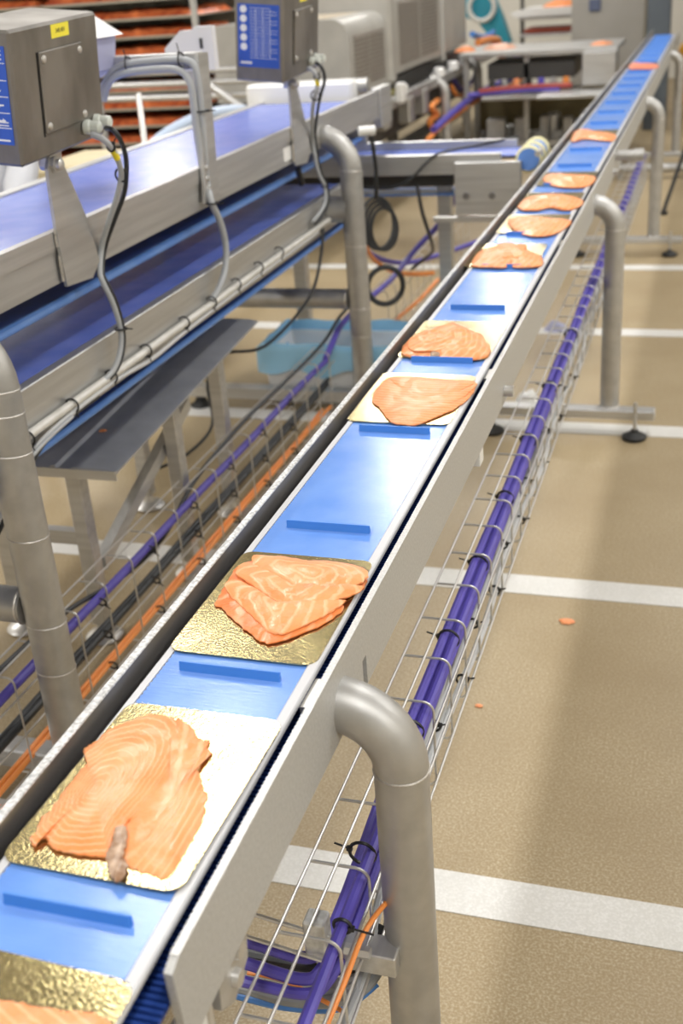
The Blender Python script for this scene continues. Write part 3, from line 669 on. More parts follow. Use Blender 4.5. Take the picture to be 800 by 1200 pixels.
# upright arch bracket with hoses
t = thing('arch_bracket', 'flat steel arch bracket rising from the upper rail between the two control boxes', 'bracket', (-.89, 3.2, 1.1))
MB().prism([(3.12, 1.095), (3.225, 1.085), (3.26, 1.495), (3.19, 1.50)], 0, -.895, -.885).build('upright_plate', STEEL, t)
MB().box((-1.16, 3.19, 1.455), (-.886, 3.235, 1.50), .002).build('cross_bar', STEELX, t)
for z in (1.13, 1.16, 1.19): MB().cyl((-.885, 3.155, z), (-.878, 3.155, z), .007, 10).build('bolt', WIRE, t)
GH = mat('grey_hose', (.40, .42, .44), .4)
h1 = [P(a, b, 1, 3.165) for a, b in ((120, 112), (123, 97), (133, 83), (150, 75), (185, 71), (212, 70), (226, 75), (232, 92), (236, 130), (240, 180), (243, 215))]+[P(a, b, 0, -.872) for a, b in ((248, 238), (257, 258), (264, 285), (264, 312), (258, 334))]+[P(248, 352, 0, -.884)]
h2 = [P(a, b, 1, 3.150) for a, b in ((121, 118), (128, 97), (145, 86), (185, 81), (208, 82), (220, 92), (226, 112), (233, 170), (239, 212))]
run('grey_hose', 'grey hose tied over the arch bracket, upper of the two', 'hose', h1, .010, GH, n=12,
    ties=[(h1[3], .02, (1, 0, 0), (0, -.01, .022)), (h1[5], .02, (1, 0, 0), (0, -.01, .026)), (h1[8], .02, (0, 0, 1), (.024, 0, .0)), (h1[11], .016, (0, 0, 1), (.02, 0, 0))])
run('grey_hose', 'grey hose tied over the arch bracket, lower of the two', 'hose', h2, .010, GH, n=12)
# lilac hood behind the near control box
t = thing('sensor_hood', 'lilac and white wedge hood behind the near control box', 'hood', (-1.15, 3.2, 1.5))
MB().prism([(-1.26, 1.60), (-1.14, 1.555), (-1.155, 1.47), (-1.24, 1.43)], 1, 3.05, 3.20).build('hood_body', LILAC, t)
MB().prism([(-1.34, 1.625), (-1.23, 1.625), (-1.125, 1.558), (-1.26, 1.56)], 1, 3.0, 3.22).build('white_lid', WHITE, t)
for z in (1.49, 1.52): MB().cyl((-1.21+.03, 3.05, z), (-1.18, 3.04, z), .006, 10).build('screw', WIRE, t)
t = thing('white_bracket', 'white plastic cut-out bracket standing behind the arch hoses', 'bracket', (-1.0, 3.6, 1.4))
MB().prism([(-1.19, 1.42), (-1.19, 1.49), (-1.13, 1.54), (-1.09, 1.54), (-1.08, 1.55), (-1.02, 1.55), (-1.02, 1.42)], 1, 3.62, 3.65).build('plate', WHITE, t)
MB().box((-1.064, 3.615, 1.485), (-1.056, 3.62, 1.515)).build('slot', BLACK, t)
MB().box((-1.13, 3.63, 1.20), (-1.08, 3.645, 1.42)).build('stem', STEEL, t)

# ---------------------------------------------------------------- control boxes on their brackets
def control_box(loc, label, keypad, group):
    t = thing('control_box', label, 'control box', loc, group)
    t.rotation_euler = (math.radians(2.5), math.radians(6.2), 0)
    W, D, H = .17, .37, .268
    MB().box((-W, 0, 0), (0, D, H), .006).build('housing', BOXST, t, local=True)
    cp = MB().box((0, .10, .050), (.006, .285, .215), .002).build('cover_plate', BOXST, t, local=True)
    for y, z in ((.115, .200), (.270, .200), (.115, .064), (.270, .064)):
        MB().tube([(.006, y, z), (.0085, y, z), (.0105, y, z)], [.0085, .0075, .004], 12).build('screw', WIRE, cp, local=True)
    MB().box((0, .10-.004, .045), (.0015, .101, .215)).build('gap_seal', BLACK, t, local=True)
    lb = MB().box((0, .165, .234), (.0008, .240, .261)).build('yellow_label', YELLOW, t, local=True)
    lt = bpy.data.curves.new('label_text', 'FONT'); lt.body = '340.401'; lt.size = .0125; lt.align_x = 'CENTER'; lt.align_y = 'CENTER'; lt.extrude = .0002
    tmp = bpy.data.objects.new('tmp', lt); me_ = bpy.data.meshes.new_from_object(tmp); bpy.data.objects.remove(tmp); lo = bpy.data.objects.new('label_text', me_); COL.objects.link(lo); lo.parent = lb; lo.location = (.0012, .2025, .2475); lo.rotation_euler = (PI/2, 0, PI/2)
    lo.data.materials.clear(); lo.data.materials.append(mat('label_ink', (.12, .12, .05), .5))
    # keypad on the end facing the camera
    kp = MB().box((-W+.012, -.0012, .045), (-.014, 0, .238)).build('keypad', KEYBLUE, t, local=True)
    def bar(x0, z0, x1, z1, nm='print_line'): return MB().box((x0, -.0019, z0), (x1, -.0012, z1)).build(nm, KEYWHITE, kp, local=True)
    xl, xr = -W+.014, -.016
    if keypad == 'arrows':
        xm = -.060
        for z in (.205, .172, .140, .108, .078): bar(xm-.05, z, xr, z+.0015)
        bar(xm, .078, xm+.0015, .205)
        for j, (a, zc) in enumerate(((0, .189), (PI, .156), (-PI/2, .124), (PI/2, .093))):
            cx = -.036; pts = [(-.0015, -.008), (.0015, -.008), (.0015, .002), (.005, .002), (0, .009), (-.005, .002), (-.0015, .002)]
            q = [(cx+x*math.cos(a)+z*math.sin(a), zc-x*math.sin(a)+z*math.cos(a)) for x, z in pts]
            MB().prism(q, 1, -.0019, -.0012).build('arrow', KEYWHITE, kp, local=True)
        for r_ in range(3): bar(-.050, .212+.008*r_, -.022, .215+.008*r_, 'print_text')
        for r_ in range(2): bar(-.052, .083+.006*r_, -.022, .085+.006*r_, 'print_text')
        bar(-.100, .052, -.022, .0555, 'print_text')
    else:
        for r_ in range(5):
            MB().tube([(xl+.018, -.0012, .222-.0285*r_), (xl+.018, -.0022, .222-.0285*r_)], .0115, 16).build('round_key', KEYWHITE, kp, local=True)
        for r_ in range(17): bar(xl+.040, .226-.0095*r_, xr-.006 if r_ % 3 else xr-.03, .2272-.0095*r_, 'print_text')
        for c_ in range(3): bar(xl+.060+.025*c_, .075, xl+.061+.025*c_, .225)
        bar(xl+.006, .205-.15, xl+.045, .062, 'print_text')
    # cable glands
    GL = mat('pale_gland', (.62, .66, .62), .35)
    for y, z in ((.275, .034), (.325, .037)):
        MB().tube([(0, y, z), (.012, y+.002, z), (.012, y+.002, z), (.014, y+.003, z), (.034, y+.006, z), (.038, y+.006, z)], [.017, .017, .014, .0145, .0145, .009], 12).build('cable_gland', GL, t, local=True)
    # hinge tab below
    MB().box((-.05, .15, -.03), (-.035, .22, .002)).build('hinge_tab', STEEL, t, local=True)
    return t
GB = 'control boxes over the upper deck'
B1 = Vector((-.86, 2.168, 1.355)); B2 = Vector((-.86, 3.80, 1.352))
control_box(B1, 'grey steel control box at the upper left with arrow keypad and yellow label', 'arrows', GB)
control_box(B2, 'grey steel control box further back with round-key blue keypad, top centre left', 'round', GB)
def box_bracket(b, label):
    y = b.y+.17; t = thing('box_bracket', label, 'bracket', (XM, y, 1.07), 'brackets carrying the control boxes')
    MB().prism([(y-.03, 1.065), (y+.09, 1.055), (y+.135, 1.085), (y+.105, 1.20), (y+.045, 1.325), (y+.03, 1.35), (y+.01, 1.36), (y-.015, 1.352), (y-.028, 1.33), (y-.035, 1.20)], 0, XM+.002, XM+.010).build('plate', STEEL, t, ang=25)
    MB().tube([(XM-.02, y, 1.335), (XM+.03, y, 1.335), (XM+.034, y, 1.335)], [.013, .013, .007], 12).build('pivot_bolt', WIRE, t)
    MB().tube([(XM+.010, y, 1.335), (XM+.020, y, 1.335)], .019, 6).build('nut', WIRE, t)
    for z in (1.085, 1.10, 1.115, 1.13, 1.165, 1.18, 1.19): MB().tube([(XM+.004, y-.034, z-.007), (XM+.004, y-.034, z+.007)], .0035, 6).build('weld_bead', WELD, t)
box_bracket(B1, 'tapered steel bracket welded to the upper rail under the near control box')
box_bracket(B2, 'tapered steel bracket welded to the upper rail under the far control box')
def pts_at(l): return [P(a, b_, 0, x) for a, b_, x in l]
CB = [
 ([(108, 158, -.81), (120, 163, -.785), (130, 172, -.775), (138, 187, -.78), (142, 205, -.79), (138, 228, -.81), (128, 258, -.85), (119, 290, -.893), (117, 318, -.893), (121, 332, -.885), (132, 355, -.875), (141, 385, -.87), (141, 410, -.87), (134, 432, -.875), (122, 446, -.884)], 'near'),
 ([(361, 80, -.81), (366, 82, -.79), (371, 90, -.78), (372, 100, -.785), (369, 112, -.80), (366, 130, -.84), (366, 160, -.893), (370, 190, -.893), (374, 205, -.888), (380, 218, -.878), (381, 236, -.872), (374, 250, -.878), (366, 260, -.884)], 'far')]
CK = [
 ([(124, 150, -.81), (132, 152, -.785), (141, 164, -.775), (147, 182, -.78), (148, 203, -.79), (145, 228, -.81), (134, 258, -.85), (123, 290, -.893), (120, 318, -.893), (125, 332, -.885), (136, 355, -.872), (144, 385, -.866), (144, 410, -.866), (137, 432, -.872), (126, 446, -.882)], 'near'),
 ([(370, 74, -.81), (374, 76, -.79), (379, 84, -.78), (380, 96, -.785), (376, 110, -.80), (372, 130, -.84), (369, 160, -.893), (373, 190, -.893), (377, 205, -.888), (383, 218, -.878), (384, 238, -.872), (377, 253, -.878), (369, 262, -.884)], 'far')]
for (pl_, nm), (pk_, _) in zip(CB, CK):
    a = pts_at(pl_)
    k = run('grey_cable', 'grey cable leaving the front gland of the %s control box' % nm, 'cable', a, .0068, GREYCAB, ties=[(a[2], .010), (a[4], .015), (a[-4], .014, (0, 0, 1), (.02, 0, 0))])
    MB().tube([a[2]+(a[3]-a[2])*.15, a[2]+(a[3]-a[2])*.9], .0078, 10).build('yellow_marker', mat('yellow_sleeve', (.90, .75, .02), .4), k)
    run('black_cable', 'black cable leaving the rear gland of the %s control box' % nm, 'cable', pts_at(pk_), .0058, BLKCAB)
run('black_cable', 'thin black cable drooping from the lower deck to the chute', 'cable',
    [(-.88, 4.15, .80), (-.88, 4.10, .70), (-.89, 3.95, .58), (-1.0, 3.75, .46), (-1.15, 3.7, .44), (-1.20, 3.65, .35), (-1.18, 3.6, .2), (-1.25, 3.5, .12), (-1.35, 3.45, .08)], .006, BLKCAB)
t = thing('cable_coil', 'black coiled cable hanging beside the elbow post', 'cable', (-.72, 4.45, .75))
for i in range(4): ring((-.74+.006*i, 4.42+.01*i, .76-.01*i), (.8, -.35, .1), .10-.006*i, .007, 28, 6).build('cable_loop', BLKCAB, t)
ring((-.73, 4.45, .50), (.5, -.8, .1), .075, .011, 28, 8).build('cable_loop', BLKCAB, t)
MB().tube(spline([(-.74, 4.42, .86), (-.73, 4.40, .98), (-.735, 4.38, 1.10)], 6), .008, 8).build('hanging_end', BLKCAB, t)
MB().cyl((-.775, 4.35, 1.12), (-.72, 4.38, 1.12), .018, 14).build('white_hook', WHITE, t)

# ================================================================ steel chute table
ct = thing('chute_table', 'low grey steel chute table on square legs under the two-deck conveyor', 'table', (-1.1, 2.9, 0))
mb = MB(); prof = [(-1.36, .03), (-1.355, 0), (-1.10, 0), (-1.092, .008), (-1.080, .008), (-1.072, 0), (-1.035, 0), (-1.028, .006), (-.925, .004), (-.900, -.002)]
def tz(y): return .555 + .085*(y-2.42)/1.0
vs_ = []
for y in (2.40, 3.46):
    for x, dz in prof: vs_.append((x, y, tz(y)+dz))
    for x, dz in reversed(prof): vs_.append((x, y, tz(y)+dz-.005))
n_ = len(prof)*2
mb.add(vs_, [tuple(range(n_)), tuple(reversed(range(n_, 2*n_)))]+[((i+1) % n_, i, i+n_, (i+1) % n_+n_) for i in range(n_)])
mb.build('chute_top', noise_mat('chute_steel', (.42, .43, .45), (.50, .51, .53), 12, .30, .6, .04), ct, ang=20)
mb = MB().box((-1.36, 2.395, .53), (-.90, 2.40, .556)).build('front_lip', STEELX, ct)
for x, y in ((-1.06, 2.46), (-.96, 2.86), (-1.0, 3.30), (-1.32, 2.46), (-1.32, 3.30)):
    lg = MB().box((x-.022, y-.022, .05), (x+.022, y+.022, tz(y)-.006), .003).build('leg', STEELX, ct)
    MB().lathe((x, y, 0), [(.05, 0), (.055, .006), (.045, .016), (.02, .024), (.012, .06)], 22).build('foot', WIRE, lg)
MB().hexa([(-1.07, 2.50, .20), (-1.04, 2.50, .20), (-1.04, 2.50, .24), (-1.07, 2.50, .24), (-.99, 3.0, .50), (-.96, 3.0, .50), (-.96, 3.0, .54), (-.99, 3.0, .54)]).build('brace', STEEL, ct)
MB().box((-1.32, 2.45, .30), (-1.06, 2.48, .34)).build('stretcher', STEELX, ct)

# ================================================================ tub with blue liner
tb = thing('waste_tub', 'pale grey plastic tub on the floor behind the chute table', 'tub', (-.96, 4.62, 0))
x0, x1, y0, y1 = -1.26, -.62, 4.37, 4.72
mb = MB(); t_in = .008; hh = .225
def rect(e, z): return [(x0+e, y0+e, z), (x1-e, y0+e, z), (x1-e, y1-e, z), (x0+e, y1-e, z)]
vs_ = rect(.012, 0)+rect(0, hh)+rect(t_in, hh)+rect(.03+t_in, .01)
fs_ = [(3, 2, 1, 0)]+[(i, (i+1) % 4, (i+1) % 4+4, i+4) for i in range(4)]+[(i+4, (i+1) % 4+4, (i+1) % 4+8, i+8) for i in range(4)]+[(i+8, (i+1) % 4+8, (i+1) % 4+12, i+12) for i in range(4)]+[(12, 13, 14, 15)]
mb.add(vs_, fs_).build('tub_body', mat('pale_tub_plastic', (.82, .83, .84), .4), tb)
bag = mat('blue_film', (.36, .70, .98), .22, 0, .6, Alpha=.9)
mb = MB(); nu, nv = 96, 15; per = []
def pt(u):   # around the rectangle
    L_ = [(x0, y0), (x1, y0), (x1, y1), (x0, y1)]; a = u*4; i = int(a) % 4; f = a-int(a); p, q = L_[i], L_[(i+1) % 4]; return p[0]+(q[0]-p[0])*f, p[1]+(q[1]-p[1])*f
cx_, cy_ = (x0+x1)/2, (y0+y1)/2
for j in range(nv):
    v = j/(nv-1)
    for i in range(nu):
        u = i/nu; px_, py_ = pt(u); nn = noise.noise(Vector((math.cos(2*PI*u)*3, math.sin(2*PI*u)*3, v*2)))
        if v < .5:   # outside skirt, bottom to rim
            z = .22+.19*(v/.5)+.05*nn*(1-v*2)*1.6; e = 1.09+.06*nn+.02*math.sin(u*60)
        else:
            z = .41-.34*((v-.5)/.5)**1.3+.02*nn; e = 1.02-.14*((v-.5)/.5)+.03*nn
        mb.v.append(Vector((cx_+(px_-cx_)*e, cy_+(py_-cy_)*e, z*.66)))
for j in range(nv-1):
    for i in range(nu): i2 = (i+1) % nu; mb.f.append((j*nu+i, j*nu+i2, (j+1)*nu+i2, (j+1)*nu+i))
mb.f.append(tuple((nv-1)*nu+i for i in range(nu)))
tag(mb.build('bin_liner', bag, ang=80), 'crumpled blue plastic liner draped over the pale tub', 'bag')

# ================================================================ cross conveyor
cc = thing('cross_conveyor', 'short steel cross conveyor with a blue belt feeding the slim line', 'conveyor', (-.6, 5.05, 0))
cb = lambda nm, a, b, m, bev=.003: MB().box(a, b, bev).build(nm, m, cc)
cb('belt', (-1.5, 4.93, .925), (-.24, 5.14, .932), BELT2)
cb('near_rail', (-1.5, 4.895, .86), (-.33, 4.925, .945), STEELX)
cb('far_rail', (-1.5, 5.145, .88), (-.30, 5.175, .965), STEELX)
cb('side_cover', (-.52, 4.86, .70), (-.24, 4.893, .915), STEELX)
cb('return_belt', (-1.5, 4.94, .765), (-.52, 5.12, .772), BELT)
cb('lower_tie_bar', (-.62, 4.87, .665), (-.30, 4.90, .69), WIRE)
for x in (-.36, -.47): MB().cyl((x, 4.86, .78), (x, 4.845, .78), .014, 12).build('bolt', DARKST, cc)
cb('under_frame', (-1.5, 4.97, .80), (-.55, 5.10, .85), DARKG)
for x in (-.60, -1.30):
    cb('leg', (x-.03, 5.0, .05), (x+.03, 5.06, .80), STEELX)
    MB().lathe((x, 5.03, 0), [(.05, 0), (.05, .012), (.02, .03), (.015, .06)], 18).build('foot', RUBBER, cc)
cb('foot_beam', (-1.35, 4.99, .10), (-.30, 5.07, .14), STEELX)
MB().cyl((-.215, 4.90, .915), (-.215, 5.17, .915), .045, 24).build('drive_roller', BELT, cc)
for y in (4.915, 5.03, 5.15): ring((-.215, y, .915), (0, 1, 0), .046, .010, 28, 8).build('roller_ring', mat('cream_ring', (.80, .74, .42), .45), cc)
MB().cyl((-.16, 4.78, .955), (-.16, 4.88, .955), .012, 12).build('stub', WIRE, cc)
run('black_cable', 'thin black cable draped over the cross conveyor', 'cable', [(-.30, 5.17, .97), (-.45, 5.1, .95), (-.60, 4.9, .945), (-.70, 4.84, .86), (-.80, 4.84, .82), (-1.0, 4.85, .83)], .006, BLKCAB)
run('black_cable', 'black cable hanging down from the cross conveyor cover', 'cable', [(-.68, 4.85, .83), (-.66, 4.84, .72), (-.65, 4.9, .62), (-.68, 5.1, .5), (-.75, 5.3, .42), (-.86, 5.4, .33)], .008, BLKCAB)

# ================================================================ hooded louvred machine behind
hm = thing('hooded_machine', 'long grey machine with three louvred hoods in the left background', 'machine', (-2.5, 10, 0))
def hood(ya, yb, xf, z0, z1, louv):
    r = .12; w_ = 1.0; pr = [(xf, z0), (xf, z1-r)]
    for k in range(1, 6): a = PI/2*k/5; pr.append((xf-r+r*math.cos(a), z1-r+r*math.sin(a)))
    pr += [(xf-w_, z1), (xf-w_, z0)]
    h = MB().prism(pr, 1, ya, yb).build('hood', PAINTG, hm, ang=25)
    if louv:
        k = 0; z = z0+.06
        while z < z1-r-.01:
            for a, b in ((ya+.12*(yb-ya), ya+.5*(yb-ya)), (ya+.53*(yb-ya), ya+.9*(yb-ya))):
                MB().add([(xf, a, z), (xf, b, z), (xf, b, z+.014), (xf, a, z+.014), (xf+.010, a, z-.003), (xf+.010, b, z-.003), (xf+.001, b, z+.014), (xf+.001, a, z+.014)],
                    [(0, 1, 5, 4), (4, 5, 6, 7), (0, 4, 7, 3), (1, 2, 6, 5)]).build('louvre', mat('louvre_metal', (.22, .19, .165), .5, .2), h)
            z += .029; k += 1
        for j in range(12): x = xf-.20-.05*j; MB().box((x, ya+.1, z1), (x+.02, yb-.1, z1+.004)).build('top_slot', mat('top_slat', (.62, .54, .42), .5), h)
    return h
hood(8.0, 9.0, -1.90, .86, 1.37, True)
hood(9.15, 10.9, -1.90, .90, 1.53, True)
hood(10.95, 12.0, -1.90, .92, 1.53, False)
MB().box((-2.9, 9.0, .84), (-1.87, 9.15, 1.56), .03).build('frame_band', PAINTG, hm)
MB().box((-2.9, 10.88, .84), (-1.88, 10.97, 1.56), .02).build('frame_band', PAINTG, hm)
MB().box((-2.9, 7.0, .70), (-1.84, 13.6, .73), .01).build('bed', STEEL, hm)
MB().box((-1.84, 7.0, .70), (-1.79, 13.6, .775), .005).build('side_rail', STEEL, hm)
MB().box((-2.8, 7.1, .74), (-2.0, 12.6, .85)).build('dark_gap_plate', DARKG, hm)
MB().box((-2.8, 7.1, .42), (-2.0, 12.6, .69)).build('drive_housing', DARKG, hm)
MB().box((-1.95, 8.1, .74), (-1.86, 9.2, .80), .01).build('residue_tray', mat('olive_tray', (.30, .27, .10), .5), hm)
for a, b in ((470, 90), (514, 68), (530, 62), (544, 56)):
    q = P(a, b, 0, -1.8); MB().tube([(-1.80, q.y, .775), (-1.80, q.y, .835), (-1.80, q.y, .845)], [.05, .05, .035], 14).build('white_knob', WHITE, hm)
for a, b in ((445, 118), (470, 108)):
    q = P(a, b, 0, -1.76); MB().box((-1.79, q.y-.07, q.z-.07), (-1.73, q.y+.03, q.z+.07), .01).build('white_clip', WHITE, hm)
for a, b in ((430, 140), (452, 135), (497, 118), (480, 128)):
    q = P(a, b, 0, -1.80); MB().box((-1.88, q.y-.09, q.z-.10), (-1.78, q.y+.09, q.z+.10), .012).build('bearing_block', STEEL, hm)
for a, b in ((524, 110), (562, 85)):
    q = P(a, b, 0, -1.72); pth = elbow(-1.86, q.z+.12, .12, 1, q.y, .05)
    MB().tube(pth, .045, 20).build('bent_leg', SATIN, hm, ang=50)
for y in (7.3, 8.6, 10.0, 11.6, 13.2): MB().box((-2.2, y-.04, 0), (-2.12, y+.04, .45)).build('inner_leg', DARKST, hm)
MB().box((-2.25, 7.0, .15), (-2.1, 13.2, .22)).build('floor_beam', DARKST, hm)
def pxl(l): return [P(a, b_, 0, x) for a, b_, x in l]
for nm, lb, m_, r_, l in (
 ('violet_cable', 'violet cable bundle sloping below the hooded machine, between the bent legs', PURPLE, .028, [(508, 152, -1.66), (528, 134, -1.66), (548, 118, -1.66), (570, 104, -1.68), (592, 94, -1.68), (606, 80, -1.66)]),
 ('orange_cable', 'orange cable bundle just below the violet one behind the bent legs', ORANGE, .020, [(500, 165, -1.68), (520, 145, -1.68), (545, 127, -1.70), (568, 112, -1.68), (590, 104, -1.70), (612, 92, -1.68)]),
 ('orange_cable', 'orange cable tangle left of the first bent leg', ORANGE, .026, [(512, 118, -1.80), (505, 126, -1.78), (512, 134, -1.80), (503, 142, -1.80), (508, 152, -1.8)]),
 ('orange_cable', 'orange cable drooping between the two bent legs', ORANGE, .018, [(528, 100, -1.84), (536, 112, -1.80), (545, 108, -1.84), (552, 98, -1.84)]),
 ('violet_cable', 'violet cable drooping between the two bent legs', PURPLE, .020, [(530, 92, -1.84), (540, 104, -1.82), (550, 100, -1.84), (556, 88, -1.86)]),
 ('red_cable', 'reddish cable at the far end of the hooded machine', mat('red_sheath', (.55, .08, .06), .45), .03, [(556, 66, -1.80), (570, 58, -1.80), (580, 52, -1.80)]),
 ('orange_cable', 'bright orange cable loop at the far end of the hooded machine', ORANGE, .035, [(560, 50, -1.82), (574, 46, -1.80), (584, 48, -1.80), (582, 60, -1.8), (590, 68, -1.8)]),
 ('green_hose', 'grey green hose coil near the far end of the hooded machine', mat('green_hose', (.16, .30, .20), .5), .035, [(588, 72, -1.72), (596, 80, -1.70), (590, 90, -1.70), (584, 82, -1.72)]),
 ('violet_cable', 'violet cable loop left of the far worktable', PURPLE, .028, [(598, 62, -1.70), (608, 70, -1.68), (606, 86, -1.68), (597, 94, -1.7)]),
 ('blue_hose', 'blue hose at the far end of the hooded machine', BLUECAB, .03, [(553, 40, -1.86), (566, 44, -1.86), (578, 38, -1.86)])):
    run(nm, lb, 'cable', pxl(l), r_, m_)
# ================================================================ tray racks with salmon at the back left
GREENW = noise_mat('rack_back', (.10, .085, .06), (.26, .24, .18), 6, .6)
rk = thing('tray_rack', 'tall tray rack loaded with orange salmon trays in the left background', 'rack', (-4.3, 8.6, 0))
for x in (-5.5, -3.05):
    for y in (8.1, 8.95): MB().box((x-.018, y-.018, 0), (x+.018, y+.018, 1.95)).build('upright', STEEL, rk)
MB().box((-5.5, 8.97, .1), (-3.05, 8.99, 1.9)).build('back_panel', GREENW, rk)
fish0 = None; tray0 = None; shelf_n = 0
for b in range(2):
    xa = (-5.48, -4.26)[b]; xb = (-4.28, -3.07)[b]
    for k in range(14):
        z = .22+.122*k
        t = thing('fish_tray', 'steel tray of salmon pieces on the rack, %s bay, shelf %s' % (('left', 'right')[b], ('lowest', 'second from bottom', 'third from bottom', 'fourth from bottom', 'fifth from bottom', 'sixth from bottom', 'seventh from bottom', 'eighth from bottom', 'seventh from top', 'sixth from top', 'fifth from top', 'fourth from top', 'third from top', 'top')[k]), 'tray', ((xa+xb)/2, 8.5, z), 'salmon trays on the rack')
        if tray0 is None:
            w_ = (xb-xa)/2
            tm = MB().box((-w_, -.40, 0), (w_, .40, .006)).box((-w_, -.41, -.002), (w_, -.40, .014)).box((-w_, .40, 0), (w_, .41, .02)).build('pan', mat('dull_tray_steel', (.40, .38, .32), .5, .5), t, local=True)
            mb = MB(); nx, ny = 36, 20
            for j in range(ny):
                for i in range(nx):
                    x = -w_+.02+(2*w_-.04)*i/(nx-1); y = -.39+.78*j/(ny-1); e = 0 if i in (0, nx-1) or j in (0, ny-1) else 1
                    mb.v.append(Vector((x, y,   .008+e*(.045+.035*noise.noise(Vector((x*9, y*9, 3)))))))
            for j in range(ny-1):
                for i in range(nx-1): a = j*nx+i; mb.f.append((a, a+1, a+nx+1, a+nx))
            sm = mb.build('salmon_pieces', SALMF, t, local=True); sm['kind'] = 'stuff'
            tray0 = (tm, sm)
        else:
            for q in tray0: copy(q, t)
# grey column and piping right of the racks
tag(MB().box((-3.35, 9.75, 0), (-2.95, 9.9, 2.0), .01).build('grey_cabinet', noise_mat('pale_cabinet', (.50, .49, .43), (.56, .55, .49), 3, .5)), 'pale grey cabinet standing between the tray rack and the hooded machine', 'cabinet')
t = thing('pipe_frame', 'steel pipe frame crossing in front of the pale cabinet', 'frame', (-2.3, 6.4, 0))
for z in (1.02, 1.10, 1.17): MB().cyl((-3.4, 7.0, z), (-1.9, 6.9, z), .02, 12).build('pipe', STEEL, t)
MB().cyl((-2.6, 6.9, 1.18), (-1.95, 6.3, .95), .022, 12).build('pipe', STEEL, t)
MB().cyl((-2.2, 6.9, 0), (-2.2, 6.9, 1.17), .025, 12).build('upright', STEEL, t)
MB().cyl((-3.3, 7.0, 0), (-3.3, 7.0, 1.17), .025, 12).build('upright', STEEL, t)
for i in range(2):
    dx = .10*i
    run('pale_blue_hose', ('outer pale blue hose arching behind the upper belt', 'inner pale blue hose arching behind the upper belt')[i], 'hose',
        [(-2.35+dx, 5.4, .50), (-2.33+dx, 5.45, .75), (-2.25+dx*.7, 5.6, .93-dx*.4), (-2.1, 5.9, 1.02-dx), (-1.95, 6.2, 1.0-dx), (-1.85-dx*.5, 6.35, .85), (-1.83-dx*.5, 6.4, .6)], .030, DUCT, n=14)
tag(MB().cyl((-1.80, 4.6, 1.26), (-1.55, 4.1, 1.10), .012, 12).build('steel_rod', WIRE), 'slanting bright steel rod behind the upper belt', 'rod')
tag(MB().box((-2.30, 4.45, 0), (-1.70, 4.95, 1.00), .02).build('beige_crate', noise_mat('beige_plastic', (.52, .44, .26), (.58, .50, .31), 4, .5)), 'beige crate behind the upper belt, seen just below the near control box', 'crate')
tag(MB().box((-1.62, 3.2, 1.08), (-1.48, 4.6, 1.095), .004).build('white_shelf', WHITE), 'white shelf running behind the upper belt', 'shelf')

# ================================================================ far tables, cabinet, column
ft = thing('far_worktable', 'far steel worktable full of parts left of the slim conveyor end', 'table', (-1.0, 11, 0))
f_ = lambda nm, a, b, m: MB().box(a, b, .006).build(nm, m, ft)
f_('worktop', (-1.75, 10.9, .86), (-.35, 11.8, .90), STEELX)
f_('end_panel', (-.62, 10.6, .62), (-.34, 10.95, .88), STEELX)
f_('dark_drawer', (-1.5, 10.95, .66), (-.72, 11.6, .80), DARKG)
f_('lower_shelf', (-1.5, 10.6, .52), (-.7, 11.5, .55), STEELX)
f_('side_tray', (-.95, 10.2, .56), (-.42, 10.6, .59), STEELX)
for x in (-1.7, -1.15, -.42): f_('leg', (x-.025, 10.95, 0), (x+.025, 11.0, .86), SATIN)
f_('foot_rail', (-1.7, 10.9, .08), (-.42, 10.96, .13), STEELX)
for i, (m_, x0_, z_, lb) in enumerate(((PURPLE, -1.6, .60, 'violet hose lying along the far worktable shelf'), (mat('dark_red_hose', (.35, .05, .04), .5), -1.5, .63, 'dark red hose lying along the far worktable shelf'))):
    run('shelf_hose', lb, 'hose', [(x0_, 10.55, z_-.02), (x0_+.4, 10.56, z_), (x0_+.8, 10.55, z_)], .022, m_)
for i in range(7):
    x = -1.45+.11*i; m_ = (DARKG, STEEL, SALM2, BLACK, PURPLE, STEEL, ORANGE)[i]
    tag(MB().tube([(x, 10.9, .60), (x, 10.9, .66), (x, 10.9, .67)], [.03, .03, .02], 12).build('machine_part', m_), ('dark', 'steel', 'reddish', 'black', 'violet', 'bright steel', 'orange')[i]+' small part on the shelf under the far worktable', 'part')
def heap(name, c, sx, sy, h, m, label, cat, seed):
    mb = MB(); n, k = 28, 8; vs_ = []; fs_ = []
    for j in range(k):
        r = (j+1)/k
        for i in range(n):
            a = 2*PI*i/n; q = 1+.25*noise.noise(Vector((math.cos(a)*2, math.sin(a)*2, seed)))
            x, y = sx*r*q*math.cos(a), sy*r*q*math.sin(a)
            vs_.append((c[0]+x, c[1]+y, c[2]+h*(1-r**3)*(.8+.4*noise.noise(Vector((x*25, y*25, seed))))))
    vs_.append((c[0], c[1], c[2]+h)); m0 = len(vs_)-1
    for i in range(n): fs_.append((m0, i, (i+1) % n))
    for j in range(k-1):
        for i in range(n): fs_.append((j*n+i, (j+1)*n+i, (j+1)*n+(i+1) % n, j*n+(i+1) % n))
    fs_.append(tuple((k-1)*n+i for i in reversed(range(n))))
    return tag(mb.add(vs_, fs_).build(name, m, ang=70), label, cat)
heap('salmon_piece', (-.52, 11.2, .90), .10, .12, .03, SALM2, 'orange salmon piece on the far worktable beside the slim conveyor end', 'salmon', 3)
heap('salmon_piece', (-1.45, 11.3, .90), .16, .12, .05, mat('pale_salmon', (.80, .45, .32), .4), 'pale pink salmon heap on the left of the far worktable', 'salmon', 4)
